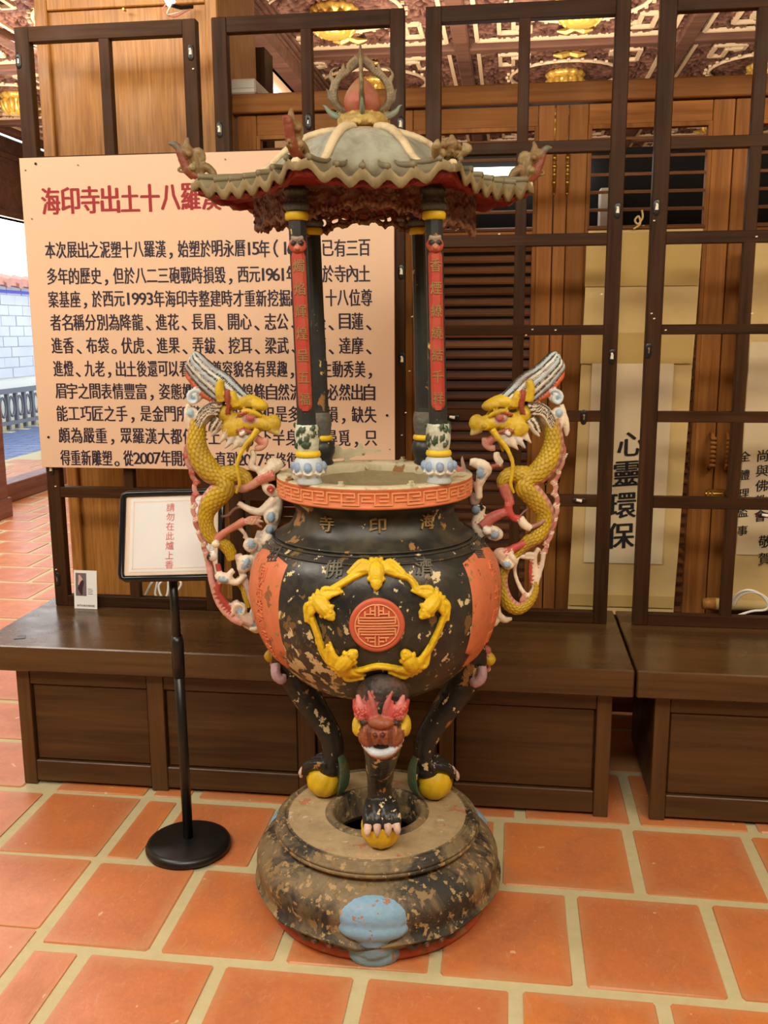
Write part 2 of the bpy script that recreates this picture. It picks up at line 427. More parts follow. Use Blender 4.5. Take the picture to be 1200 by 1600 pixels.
# ================================================================== THE SETTING
CZ = 3.2
floor = struct(MB().box(-6.0, 3.6, -3.2, 12.0, -.08, -.003).build('floor', 'grout'))
floor['label'] = 'terracotta tiled floor with wide cream grout'
# ---- tiles: each visible one is its own object
def tile_mesh(seed):
    rnd = random.Random(seed); bm = bmesh.new(); n = 3
    bmesh.ops.create_cube(bm, size=1)
    bmesh.ops.scale(bm, vec=(1, 1, .016), verts=bm.verts)
    bmesh.ops.bevel(bm, geom=[e for e in bm.edges if abs(e.verts[0].co.z-e.verts[1].co.z) > .01], offset=.018, segments=1, affect='EDGES')
    top = [e for e in bm.edges if e.verts[0].co.z > 0 and e.verts[1].co.z > 0]
    bmesh.ops.bevel(bm, geom=top, offset=.004, segments=1, affect='EDGES')
    for v in bm.verts: v.co.x += rnd.uniform(-.007, .007); v.co.y += rnd.uniform(-.007, .007); v.co.z += rnd.uniform(-.0004, .0004) if v.co.z > 0 else 0
    me = bpy.data.meshes.new('tile'); bm.to_mesh(me); bm.free(); me.materials.append(mat('terracotta')); return me
TM = [tile_mesh(i) for i in range(6)]
G = .034
tiles = []
def row_tiles(y0, y1, xs):
    for a, b in zip(xs[:-1], xs[1:]): tiles.append((a+G/2, b-G/2, y0+G/2, y1-G/2))
def steps(x0, x1, p):
    n = max(1, round((x1-x0)/p)); return [x0+(x1-x0)*i/n for i in range(n+1)]
ys = [(-.26, .12), (.12, .5), (.5, .88), (.88, 1.25), (1.25, 1.615), (1.615, 1.98), (1.98, 2.375), (2.375, 2.745), (2.745, 3.11), (3.11, 3.48)]
fixed = {(1.615, 1.98): [-1.155, -1.01, -.665, -.322, .039, .369, .715, 1.06, 1.42, 1.78, 2.12],
         (1.98, 2.375): [-1.155, -.844, -.528, -.153, .188, .537, .885, 1.24, 1.6, 1.95, 2.3],
         (2.375, 2.745): [-1.155, -1.03, -.70, -.355, -.008, .378, .727, 1.08, 1.43, 1.78, 2.13]}
for k, (a, b) in enumerate(ys):
    xs = fixed.get((a, b))
    if not xs:
        off = .17*(k % 2); xs = [-1.155]+[-1.0+off+.352*i for i in range(10)]
    row_tiles(a, b, xs)
for (a, b) in ((1.36, 1.70), (1.70, 2.045), (2.045, 2.385), (2.385, 2.755), (2.755, 3.11), (3.11, 3.47)):
    tiles.append((-1.49+G/2, -1.155-G/2, a+.002, b-.002 if b < 2.3 else b-G/2))
k = 0; y = .95
while y < 10.6:
    off = .19*(k % 2); x = -5.9+off; p = .36
    while x < -1.52:
        x1 = x+.375
        xc = min(x1, -1.49 if y < 3.4 else 9)
        if xc-x > .1: tiles.append((x+G/2, xc-G/2, y+G/2, y+p-G/2))
        x = x1
    y += p; k += 1
y = 3.48; k = 0
while y < 5.2:
    for x in [-1.4+.352*i+.17*(k % 2) for i in range(11)]: tiles.append((x+G/2, x+.352-G/2, y+G/2, y+.365-G/2))
    y += .365; k += 1
def seen(t):
    for cx, cy in ((t[0], t[2]), (t[1], t[2]), (t[0], t[3]), (t[1], t[3]), ((t[0]+t[1])/2, (t[2]+t[3])/2)):
        px, py = proj((cx, cy, 0))
        if -60 < px < 1260 and 300 < py < 1660:
            if cy > 3.0 and px > 130: continue
            return True
    return False
ndone = 0; rest = MB()
for i, t in enumerate(tiles):
    if t[1]-t[0] < .04: continue
    if seen(t) and ndone < 295:
        o = bpy.data.objects.new('tile', TM[i % 6]); COL.objects.link(o)
        o.location = ((t[0]+t[1])/2, (t[2]+t[3])/2, -.0072+random.uniform(-.001, .001)); o.scale = (t[1]-t[0], t[3]-t[2], 1)
        o.rotation_euler.z = random.uniform(-.006, .006); o.parent = floor; ndone += 1
    else: rest.box(t[0], t[1], t[2], t[3], -.015, 0)
ro = rest.build('tile_field', 'terracotta', floor); ro['kind'] = 'stuff'

# ---- room shell
struct(MB().box(-6, 3.6, -3.3, -3.2, 0, CZ).build('wall_rear', 'plaster'))
struct(MB().box(3.6, 3.7, -3.2, 12, 0, CZ).build('wall_right', 'plaster'))
struct(MB().box(-6, 3.6, 12.0, 12.1, 0, CZ).build('wall_far', 'beam_wood'))
struct(MB().box(-4.6, -4.45, -3.2, 5.2, 0, CZ).build('wall_left', 'plaster'))
wd = struct(MB().box(-.62, 3.5, 4.75, 4.85, 0, 2.33).build('wall_inner', 'dim_room'))  # near-black colour stands in for the lack of light behind the louvres
# left glazed wall: beam, light strip, glass, sill
struct(MB().box(-4.7, -4.40, 5.2, 12, 2.49, CZ-.02, bev=.01).box(-4.72, -4.36, 5.2, 12, 2.49, 2.54).box(-4.7, -4.37, 5.2, 12, 2.99, 3.03).build('trim_1', 'beam_wood'))
struct(MB().box(-4.62, -4.42, 5.2, 12, 0, .17, bev=.008).build('trim_2', 'sill_wood'))
struct(MB().box(-4.53, -4.52, 5.2, 12, .17, 2.5).build('window_1', 'glass'))
lt = MB().box(-4.60, -4.40, 5.4, 11.8, 2.33, 2.47, bev=.01).build('fluorescent_strip_light', 'tube_light')
tag(lt, 'long white fluorescent strip light above the glass at the far left', 'light')
dp = MB().box(-4.36, -4.10, 7.05, 7.25, 0, 2.3, bev=.006).box(-4.38, -4.08, 7.03, 7.27, 0, .16, bev=.004).build('door_1', 'sill_wood'); struct(dp)
# outside, seen through the glass
pave = struct(MB().box(-16, -4.72, 4, 26, -.20, -.12).build('ground_outside', 'grout'))
pm = NT('blue_paver'); pm.out(pm.mix(pm.noise(pm.coords(), 6, 4), lin((70, 84, 120)), lin((110, 124, 160))), .4)
pv = MB()
for j in range(44):
    for i in range(8):
        xx = -8.3+.45*i+(.22 if j % 2 else 0); yy = 6.5+.26*j
        pv.box(xx, xx+.43, yy, yy+.24, -.13, -.11)
o = pv.build('paver', 'blue_paver', pave); o['kind'] = 'stuff'
ow = struct(MB().box(-9.0, -8.8, 6, 26, -.12, 2.35).build('wall_outside', 'white_plastic'))
bk = MB(); rr = random.Random(3)
for j in range(9):
    for i in range(30):
        yy = 9+.5*i+(.25 if j % 2 else 0); z = .72+.18*j; d = rr.uniform(0, .02)
        bk.box(-8.8, -8.77+d, yy, yy+.48, z, z+.165)
flat('pale_brick', (206, 208, 220), .6, 0, .3, .16, 2)
o = bk.build('brick', 'pale_brick', ow); o['kind'] = 'stuff'
rt = MB()
for i in range(36): rt.tube([(-8.95, 9+.42*i, 2.44), (-8.55, 9+.42*i, 2.34)], .09, 8)
rt.box(-9.0, -8.6, 8.9, 24, 2.3, 2.38)
o = rt.build('coping_tile', 'roof_tile_red', ow); o['kind'] = 'stuff'
MB().box(-8.78, -8.74, 9, 24, 2.18, 2.23).build('blue_band', 'blue_stripe', ow)
bl = MB()
for i in range(60):
    yy = 9+.28*i; bl.tube([(-8.3, yy+.14+.09*math.cos(a), .28+.16*math.sin(a)) for a in [k*math.pi/6 for k in range(13)]], .022, 6, up=(1, 0, 0))
    bl.box(-8.33, -8.27, yy-.03, yy+.03, -.1, .56)
bl.box(-8.34, -8.26, 9, 26, .5, .58).box(-8.34, -8.26, 9, 26, -.02, .04)
tag(bl.build('iron_railing', 'dark_iron'), 'low dark railing with round openings outside the glass wall', 'railing')

# ---- carved coffered ceiling
ceil = struct(MB().box(-4.4, 3.6, -3.2, 12, CZ, CZ+.05).build('ceiling', 'beam_wood')); ceil['label'] = 'carved dark wooden coffered ceiling'
MX, MY, OX, OY = 1.29, 1.5, -.32, 6.105
HT = []
def carved_field(n=110):
    V = []; Fc = []
    for j in range(n+1):
        for i in range(n+1):
            u = i/n-.5; v = j/n-.5; x = u*(MX-.06); y = v*(MY-.06)
            q = Vector((abs(x)*5.5, abs(y)*5.5, 2.3))
            a = mnoise.noise(q*1.5)*6.0+mnoise.noise(q*3.4)*2.2
            h = .5+.5*math.sin(a*3.4+math.hypot(x, y)*14)
            rr_ = math.hypot(x, y); h *= 1 if rr_ > .16 else max(0, rr_/.16)
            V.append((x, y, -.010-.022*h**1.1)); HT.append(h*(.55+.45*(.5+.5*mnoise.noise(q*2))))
    for j in range(n):
        for i in range(n):
            a = j*(n+1)+i; Fc.append((a, a+n+1, a+n+2, a+1))
    return V, Fc
CV, CF = carved_field()
def ring_pts(r, n=32, z=-.036): return [(r*math.cos(2*math.pi*i/n), r*math.sin(2*math.pi*i/n), z) for i in range(n)]
def coffer_parts():
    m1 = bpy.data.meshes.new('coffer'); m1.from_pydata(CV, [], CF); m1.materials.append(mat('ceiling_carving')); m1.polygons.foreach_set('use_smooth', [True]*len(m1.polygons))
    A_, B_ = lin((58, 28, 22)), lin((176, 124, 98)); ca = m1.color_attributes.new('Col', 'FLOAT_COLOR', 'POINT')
    ca.data.foreach_set('color', np.array([[A_[i]+(B_[i]-A_[i])*h**2.2 for i in range(3)]+[1] for h in HT], np.float32).ravel())  # highlights on the crests and shade in the recesses painted in by relief height
    s = MB(); hx, hy = MX/2, MY/2
    def bar(x0, y0, x1, y1, wd=.012, z=-.040):
        d = Vector((x1-x0, y1-y0, 0)); L = d.length; d.normalize(); nrm = Vector((-d.y, d.x, 0))*wd
        a = Vector((x0, y0, 0)); b = Vector((x1, y1, 0))
        V = [a-nrm, b-nrm, b+nrm, a+nrm]; s.add([q+Vector((0, 0, z)) for q in V]+[q+Vector((0, 0, -.020)) for q in V], [(3, 2, 1, 0), (4, 5, 6, 7), (0, 1, 5, 4), (1, 2, 6, 5), (2, 3, 7, 6), (3, 0, 4, 7)])
    for sg in (-1, 1):
        bar(-hx+.09, sg*(hy-.09), hx-.09, sg*(hy-.09)); bar(sg*(hx-.09), -hy+.09, sg*(hx-.09), hy-.09)
        for sh in (-1, 1):   # stepped key fret at the corners
            a, b = sg*(hx-.22), sh*(hy-.22)
            bar(a, b, sg*.25, b); bar(a, b, a, sh*.30); bar(sg*.25, b, sg*.25, sh*(hy-.30)); bar(a, sh*.30, sg*(hx-.30), sh*.30)
            bar(sg*(hx-.30), sh*(hy-.30), sg*.25, sh*(hy-.30), .012); bar(sg*(hx-.30), sh*(hy-.30), sg*(hx-.30), sh*.30, .012)
            bar(sg*(hx-.40), sh*(hy-.30), sg*.30, sh*.42+sh*.0, .01)
    m2 = bpy.data.meshes.new('fret_strip'); m2.from_pydata([tuple(v) for v in s.v], [], s.f); m2.materials.append(mat('cream_strip'))
    s2 = MB(); s2.tube(ring_pts(.36), .011, 8, closed=True, up=(0, 0, 1))
    for i in range(28):
        a = 2*math.pi*i/28; s2.box(.385*math.cos(a)-.009, .385*math.cos(a)+.009, .385*math.sin(a)-.009, .385*math.sin(a)+.009, -.044, -.03)
    m3 = bpy.data.meshes.new('ring_moulding'); m3.from_pydata([tuple(v) for v in s2.v], [], s2.f); m3.materials.append(mat('cream_strip'))
    s3 = MB()
    def pet(r, z, a): return r*(1+.05*math.cos(12*a)), z
    s3.lathe([(.03, 0), (.118, -.01), (.128, -.035), (.108, -.06), (.096, -.066), (.10, -.09), (.09, -.13), (.074, -.158), (.06, -.165), (.0, -.165)], 48, fn=pet)
    for i in range(12):
        a = 2*math.pi*i/12; c_, s_ = math.cos(a), math.sin(a)
        s3.tube([(.085*c_, .085*s_, -.05), (.113*c_, .113*s_, -.075), (.105*c_, .105*s_, -.12), (.085*c_, .085*s_, -.155)], [.012, .022, .02, .006], 6)
    m4 = bpy.data.meshes.new('lotus_pendant'); m4.from_pydata([tuple(v) for v in s3.v], [], s3.f); m4.materials.append(mat('gold_leaf')); m4.polygons.foreach_set('use_smooth', [True]*len(m4.polygons))
    s4 = MB()
    for sx in (-1, 1):
        s4.tube([(0, sx*.50, -.03), (.05, sx*.51, -.045), (.10, sx*.51, -.04)], [.016, .02, .006], 6)
        s4.tube([(0, sx*.50, -.03), (-.05, sx*.51, -.045), (-.10, sx*.51, -.04)], [.016, .02, .006], 6)
        for sy in (): s4.tube([(sx*.30, sy*.42, -.03), (sx*.36, sy*.45, -.06), (sx*.43, sy*.40, -.04)], [.008, .016, .006], 6)
    m5 = bpy.data.meshes.new('gilded_flower'); m5.from_pydata([tuple(v) for v in s4.v], [], s4.f); m5.materials.append(mat('gold_leaf'))
    return m1, m2, m3, m4, m5
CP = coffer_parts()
for i in range(-4, 3):
    for j in range(-6, 4):
        cx = OX+MX*(i+.5); cy = OY+MY*(j+.5)
        if cx-MX/2 < -4.9 or cy > 11.6 or cy < -2.5: continue
        far = j < -3
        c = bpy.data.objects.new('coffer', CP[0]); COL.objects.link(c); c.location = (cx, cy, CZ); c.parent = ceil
        if far: continue
        for me in CP[1:]:
            q = bpy.data.objects.new(me.name, me); COL.objects.link(q); q.parent = c
for i in range(-3, 4):
    x = OX+MX*i
    MB().box(x-.045, x+.045, -3.2, 12, CZ-.075, CZ, bev=.008).build('ceiling_beam', 'beam_wood', ceil)
for j in range(-6, 5):
    y = OY+MY*j
    MB().box(-4.4, 3.6, y-.045, y+.045, CZ-.068, CZ, bev=.008).build('ceiling_beam', 'beam_wood', ceil)
# bulkhead with mouldings and a light trough behind the pillar
so = MB().box(-1.42, -1.30, 3.95, 12, 3.0, CZ)
for k in range(4): so.box(-1.30, -1.292+.012*k, 3.95, 12, 3.085+.028*k, 3.105+.028*k, bev=.003)
struct(so.build('trim_3', 'beam_wood'))
struct(MB().box(-2.2, -1.42, 3.95, 12, 3.03, 3.06).box(-1.44, -1.40, 3.95, 12, 3.0, 3.06).box(-1.62, -1.60, 3.95, 12, 3.0, 3.06).build('trim_4', 'cream_strip'))
tb = MB().box(-1.585, -1.53, 5.2, 8.4, 3.0, 3.029, bev=.006).build('trough_light', 'tube_light')
tag(tb, 'bright fluorescent trough light seen above the header behind the pillar', 'light')
pe = at(408, 100, 4.1); pt_ = at(408, 80, 4.1)
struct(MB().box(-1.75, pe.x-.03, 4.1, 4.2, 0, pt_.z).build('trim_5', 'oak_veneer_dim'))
struct(MB().box(pe.x-.03, pe.x+.02, 4.08, 4.22, 0, pt_.z+.01).build('trim_7', 'dark_lacquer'))

# ---- oak veneer pillar
pil = MB().box(-1.70, -1.03, 3.46, 3.95, 0, CZ, bev=.004)
pillar = struct(pil.build('pillar', 'oak_veneer'))
MB().box(-1.70, -1.655, 3.44, 3.46, 0, CZ, bev=.004).box(-1.075, -1.03, 3.44, 3.46, 0, CZ, bev=.004).box(-1.655, -1.075, 3.445, 3.46, 2.62, 2.66, bev=.003).build('edge_moulding', 'oak_veneer', pillar)
MB().box(-1.712, -1.702, 3.47, 3.52, 1.6, CZ).build('white_corner_strip', 'white_plastic', pillar)
# two lamp ends with loose wires at the pillar head
def lamp_end(px, py, r, label, dx):
    p = at(px, py, 3.36)
    t = thing('lamp', label, 'lamp', p)
    MB().tube([p, p+Vector((-.03+dx, -.02, .10)), p+Vector((-.05+dx, -.03, .2))], r, 12).build('bulb', 'tube_light', t, True)
    MB().tube([p+Vector((.0, .0, -.004)), p+Vector((.022, .03, -.004)), p+Vector((.05, .07, .01))], .007, 8).build('socket', 'black_steel', t)
    for k, mt in enumerate(('pale_red', 'white_plastic')):
        q = smooth_pts([p+Vector((-.012+.02*k, 0, .01)), p+Vector((-.03+.012*k, .0, -.02-.01*k)), p+Vector((0, .02, -.035+.01*k)), p+Vector((.045, .06, 0))], 6)
        MB().tube(q, .0022, 6).build('wire', mt, t)
lamp_end(268, 6, .016, 'bare fluorescent lamp end with red and white wires at pillar top left', -.02)
pq = at(196, 17, 3.44); tag(MB().tube([pq, pq+Vector((0, -.02, 0))], .004, 8).build('brass_screw', 'brass'), 'single brass screw in the oak pillar near its head', 'screw')

# ---- header beam and louvred shutter doors
HY = 3.6
hd = struct(MB().box(-1.03, 1.9, HY-.02, HY+.06, 2.283, 2.35, bev=.004).build('trim_6', 'teak_x'))
def handle_mb(x, z0, z1):
    pts = smooth_pts([(x, HY-.012, z0), (x, HY-.04, z0+.012), (x, HY-.046, (z0+z1)/2), (x, HY-.04, z1-.012), (x, HY-.012, z1)], 5)
    m_ = MB().tube(pts, .0085, 8, up=(1, 0, 0))
    for k in range(1, 8):
        z = z0+(z1-z0)*k/8; m_.box(x-.010, x+.010, HY-.058, HY-.05, z-.005, z+.005)
    return m_
def shutter(x0, x1, s0, s1, label, hinges=(), handle=None, split=1.83, up_pitch=.0605, lo_pitch=.0385, zt=2.278, ang=28):
    t = thing('louvred_shutter', label, 'shutter', (x0, HY, 0), 'louvred shutters in the partition')
    MB().box(x0, x0+s0, HY, HY+.04, .02, zt, bev=.0025).build('stile', 'teak', t)
    MB().box(x1-s1, x1, HY, HY+.04, .02, zt, bev=.0025).build('stile', 'teak', t)
    a, b = x0+s0, x1-s1
    for z0, z1 in ((zt-.07, zt), (split-.02, split+.02), (.02, .16)): MB().box(a+.0015, b-.0015, HY+.002, HY+.038, z0, z1, bev=.002).build('rail', 'teak_x', t)
    MB().box(a, a+.014, HY-.004, HY+.036, .16, zt-.07, bev=.001).box(b-.014, b, HY-.004, HY+.036, .16, zt-.07, bev=.001).box(a+.014, b-.014, HY-.004, HY+.03, zt-.085, zt-.07, bev=.001).build('bead', 'teak', t)
    sl = MB(); sl.box(a+.014, b-.014, -.021, .021, -.0035, .0035, xf=None)
    def slatmesh(deg, wid):
        s = MB().box(a+.014, b-.014, -wid, wid, -.004, .004, xf=Matrix.Rotation(R(deg), 4, 'X'))
        me = bpy.data.meshes.new('slat'); me.from_pydata([tuple(v) for v in s.v], [], s.f); me.materials.append(mat('teak_slat')); return me
    m1, m2 = slatmesh(12, .02), slatmesh(ang, .024)
    z = zt-.115
    while z > split+.03:
        o = bpy.data.objects.new('slat', m1); COL.objects.link(o); o.parent = t; o.location = (-x0, .02, z); z -= up_pitch
    z = split-.035
    while z > .18:
        o = bpy.data.objects.new('slat', m2); COL.objects.link(o); o.parent = t; o.location = (-x0, .02, z); z -= lo_pitch
    for hx in hinges:
        for zz in (2.0, .95):
            h = MB()
            h.tube([(hx, HY-.010, zz-.02), (hx, HY-.010, zz+.14)], .006, 8)
            for k in range(5): h.tube([(hx, HY-.010, zz+.005+.028*k), (hx, HY-.010, zz+.022+.028*k)], .0078, 8)
            h.tube([(hx, HY-.010, zz-.03), (hx, HY-.010, zz-.018)], .004, 6)
            h.build('hinge', 'brass', t, True)
    if handle: handle_mb(handle, .995, 1.125).build('handle', 'teak', t, True)
    return t
shutter(-1.015, -.43, .07, .06, 'louvred shutter beside the oak pillar, lit ceiling showing through its top slats')
shutter(-.425, .139, .06, .056, 'louvred shutter behind the third lattice frame, long brass hinges on its right stile', hinges=(.142,))
pst = MB().box(.143, .187, HY, HY+.04, .02, 2.278, bev=.0025).build('shutter_post', 'teak'); tag(pst, 'narrow teak post between two brass hinged shutters', 'post')
shutter(.19, .752, .066, .072, 'louvred shutter half hidden by the calligraphy scroll, brass bolt on its stile', hinges=(.1885,), handle=.735)
shutter(.756, 1.42, .064, .07, 'rightmost louvred shutter with grip handle, behind the small-lettered scroll', handle=.79)
lb = thing('latch', 'small brass sliding bolt joining the two shutters with handles', 'latch', (.755, HY, .9))
MB().box(.735, .80, HY-.006, HY, .885, .915, bev=.002).build('plate', 'brass', lb)
MB().tube([(.725, HY-.014, .9), (.80, HY-.014, .9)], .005, 8).box(.73, .738, HY-.02, HY, .89, .912).box(.745, .752, HY-.02, HY, .89, .91).box(.785, .792, HY-.02, HY, .89, .91).build('bolt', 'brass', lb)
# white lamp and post in the dark room behind the shutters
tag(MB().box(-.31, .34, 4.69, 4.749, 2.19, 2.25, bev=.01).build('fluorescent_lamp', 'tube_light'), 'white fluorescent lamp glowing behind the louvres of the second shutter', 'lamp')
tag(MB().box(.395, .455, 4.66, 4.749, 0, 2.14, bev=.004).build('white_post', 'white_plastic'), 'pale post standing behind the open slats over the scroll', 'post')
bxp = MB().box(-1.05, -.94, HY-.01, HY+.2, 2.352, 2.405, bev=.006).box(-1.045, -.945, HY-.013, HY-.01, 2.372, 2.374)
wb = bxp.build('white_box', 'white_plastic'); tag(wb, 'small white plastic box lying on the header beside the pillar', 'box')

# ---- benches
BY = 2.795; ST = .503
def bench(x0, x1, bx0, bx1, stiles, label, xbk0=None):
    t = thing('low_platform_bench', label, 'bench', ((x0+x1)/2, BY+.3, 0))
    MB().box(x0, x1, BY-.047, 3.37, .417, ST, bev=.004).build('top', 'bench_top', t)
    body = MB().box(bx0+.01, bx1-.01, BY+.03, 3.34, .03, .417).build('carcass', 'bench_front', t)
    for k, (a, b) in enumerate(stiles): MB().box(a, b, BY, BY+.03, .0, .417, bev=.002).build('stile', 'bench_front_z', t)
    for (a, b), (c, d) in zip(stiles[:-1], stiles[1:]):
        MB().box(b, c, BY+.003, BY+.03, .012, .085, bev=.003).build('rail', 'bench_front', t)
        MB().box(b, c, BY+.003, BY+.03, .355, .417, bev=.003).build('rail', 'bench_front', t)
        MB().box(b+.004, c-.004, BY+.014, BY+.03, .087, .353, bev=.004).build('panel', 'bench_front', t)
    return t
xl = lambda px: at(px, 1180, BY).x
st = [(-1.605, -1.56), (-1.155, -1.10), (-.655, -.60), (-.20, -.155), (.283, .328)]
bench(-1.715, .3835, -1.605, .328, st, 'long dark-stained low bench behind the incense burner')
bench(.392, 2.2, .455, 2.15, [(.455, .50), (.98, 1.03), (1.5, 1.55), (2.1, 2.15)], 'dark-stained low bench at right, under the fourth lattice frame')
tq = Matrix.Translation((-1.60, 2.83, ST+.0006))
tag(MB().box(-.018, .018, -.012, .012, 0, .0008, xf=tq @ Matrix.Rotation(.4, 4, 'Z')).box(-.01, .014, .014, .026, 0, .0008, xf=tq @ Matrix.Rotation(.3, 4, 'Z')).build('tape_scrap', 'dark_iron'), 'scrap of grey tape stuck on the left bench corner', 'tape')

# ---- lattice frames standing on the benches
FY = 3.2; FT = .036
RZ = [(2.447, 2.495), (2.05, 2.086), (1.765, 1.803), (1.482, 1.514), (1.199, 1.234), (.912, .95), (ST+.0005, .544)]
def lattice(x0, x1, mx, label, plates, spots=()):
    t = thing('lattice_frame', label, 'frame', ((x0+x1)/2, FY, ST), 'old wooden lattice frames standing on the benches')
    MB().box(x0, x0+.05, FY, FY+FT, ST+.0005, 2.495, bev=.0025).build('stile', 'dark_lacquer', t)
    MB().box(x1-.046, x1, FY, FY+FT, ST+.0005, 2.495, bev=.0025).build('stile', 'dark_lacquer', t)
    MB().box(mx, mx+.036, FY+.002, FY+FT-.002, RZ[-1][1]-.002, 2.45, bev=.002).build('mullion', 'dark_lacquer', t)
    for i, (z0, z1) in enumerate(RZ):
        MB().box(x0+.049, x1-.045, FY+.001, FY+FT-.001, z0, z1, bev=.002).build('rail', 'dark_lacquer_x', t)
    for (px, py, kind) in plates:
        p = at(px, py, FY); q = MB()
        if kind == 'h':
            q.tube([p+Vector((u, -.001, 0)) for u in (-.023, -.020, -.012, .012, .020, .023)], [.003, .0065, .009, .009, .0065, .003], 12, flat=.22)
            q.build('lock_plate', 'black_steel', t, True)
            MB().tube([p+Vector((-.010, -.004, .002)), p+Vector((.008, -.004, -.001))], [.004, .0055], 8).build('putty', 'white_putty', t)
        else:
            q.tube([p+Vector((0, -.001, u)) for u in (-.025, -.022, -.014, .014, .022, .025)], [.003, .0075, .0105, .0105, .0075, .003], 14, flat=.22, up=(0, 1, 0))
            q.build('lock_plate', 'black_steel', t, True)
            MB().tube([p+Vector((0, -.0035, -.008)), p+Vector((.001, -.0035, .008))], [.0055, .004] if kind == 'v' else [.003, .003], 8).tube([p+Vector((-.003, -.004, .007)), p+Vector((.003, -.004, .009))], [.005, .004], 8).build('putty', 'white_putty' if kind == 'v' else 'chrome', t)
    for (px, py) in spots:
        p = at(px, py, FY); MB().tube([p+Vector((-.003, -.001, 0)), p+Vector((.003, -.001, .001))], .0022, 6).build('nail_spot', 'white_putty', t)
    return t
lattice(-1.657, -1.032, -1.366, 'leftmost lattice frame, in front of the oak pillar, postcard at its foot', [(29, 95, 'k'), (298, 82, 'v'), (80, 732, 'v'), (90, 905, 'k')], [(24, 12), (302, 108), (88, 890), (87, 760)])
lattice(-.98, -.352, -.687, 'second lattice frame from the left, rising behind the pavilion roof', [(343, 203, 'v'), (626, 195, 'v'), (627, 425, 'v'), (628, 562, 'v'), (482, 190, 'k')], [(632, 320), (644, 495), (640, 580), (634, 645), (628, 680)])
lattice(-.285, .345, .006, 'third lattice frame, its right stile beside the tall calligraphy', [(965, 329, 'v'), (956, 557, 'v'), (912, 652, 'k'), (905, 782, 'h'), (707, 652, 'h')], [(780, 366), (868, 516), (712, 360), (822, 524), (832, 515), (940, 460)])
lattice(.432, 1.06, .72, 'rightmost lattice frame, in front of the small-lettered scroll', [(1026, 324, 'v'), (1013, 548, 'k'), (1195, 805, 'h')], [(1022, 345), (1018, 490), (1022, 498), (1040, 516), (1182, 370), (1175, 490)])
# white flex coiled behind the sign stand
cb = smooth_pts([at(225, 935, 3.28), at(236, 912, 3.26), at(246, 905, 3.27), at(243, 930, 3.26), at(260, 932, 3.25), at(262, 905, 3.26), at(248, 915, 3.25), at(256, 936, 3.25), at(275, 925, 3.26), at(283, 912, 3.26), at(276, 902, 3.27)], 8)
for p in cb: p[2] = max(p[2], ST+.006)
tag(MB().tube(cb, .0045, 8).build('white_flex', 'white_plastic', None, True), 'white electric flex looped on the bench behind the sign stand', 'cord')
cb = smooth_pts([at(1152, 962, 3.30), at(1175, 955, 3.3), at(1195, 953, 3.3), at(1200, 945, 3.3), at(1190, 930, 3.3), at(1170, 922, 3.3), at(1152, 928, 3.32), at(1140, 945, 3.34)], 8)
for p in cb: p[2] = max(p[2], ST+.006)
cc = MB().tube(cb, .0045, 8)
cb2 = [p+np.array((.012, .0, -.006)) for p in cb[20:]]
for p in cb2: p[2] = max(p[2], ST+.006)
cc.tube(cb2, .0045, 8)
tag(cc.build('white_cable', 'white_plastic', None, True), 'white cable bent over the bamboo roller at the right edge', 'cord')
# postcard
p = at(134, 950, FY-.03)
pc = thing('postcard', 'white postcard with a small statue picture leaning on the lattice foot', 'card', (p.x, FY-.03, ST))
XF = Matrix.Translation((p.x, FY-.03, ST+.001)) @ Matrix.Rotation(R(-6), 4, 'X') @ Matrix.Rotation(R(-3), 4, 'Z')
MB().box(-.045, .045, 0, .0015, 0, .142, xf=XF).build('card', 'paper_white', pc)
flat('photo_grey', (120, 104, 108), .5, 0, .3, .2, 60); flat('photo_dark', (60, 36, 40), .5); flat('photo_pale', (206, 170, 160), .5)
MB().box(-.038, .004, -.0008, 0, .048, .132, xf=XF).build('picture', 'photo_grey', pc)
fg = MB()
fg.tube([XF @ Vector((-.014, -.0012, .052)), XF @ Vector((-.02, -.0012, .075)), XF @ Vector((-.012, -.0012, .095)), XF @ Vector((-.01, -.0012, .105))], [.004, .010, .008, .004], 8, flat=.06)
fg.build('figure_print', 'photo_dark', pc)
MB().tube([XF @ Vector((-.026, -.0012, .088)), XF @ Vector((-.018, -.0012, .11)), XF @ Vector((-.024, -.0012, .125))], [.003, .008, .003], 8, flat=.06).build('figure_print', 'photo_pale', pc)
lm = MB(); ex = (XF.to_3x3() @ X_); ey = (XF.to_3x3() @ Z_)
glyph(lm, '金門古佛文物特展', XF @ Vector((0, -.0006, .012)), ex, ey, .008, .07)
for k in range(4): lm.box(.010, .010+.02-.003*(k % 2), -.0006, 0, .055+.006*k, .0565+.006*k, xf=XF)
lm.build('lettering', 'dark_iron', pc)

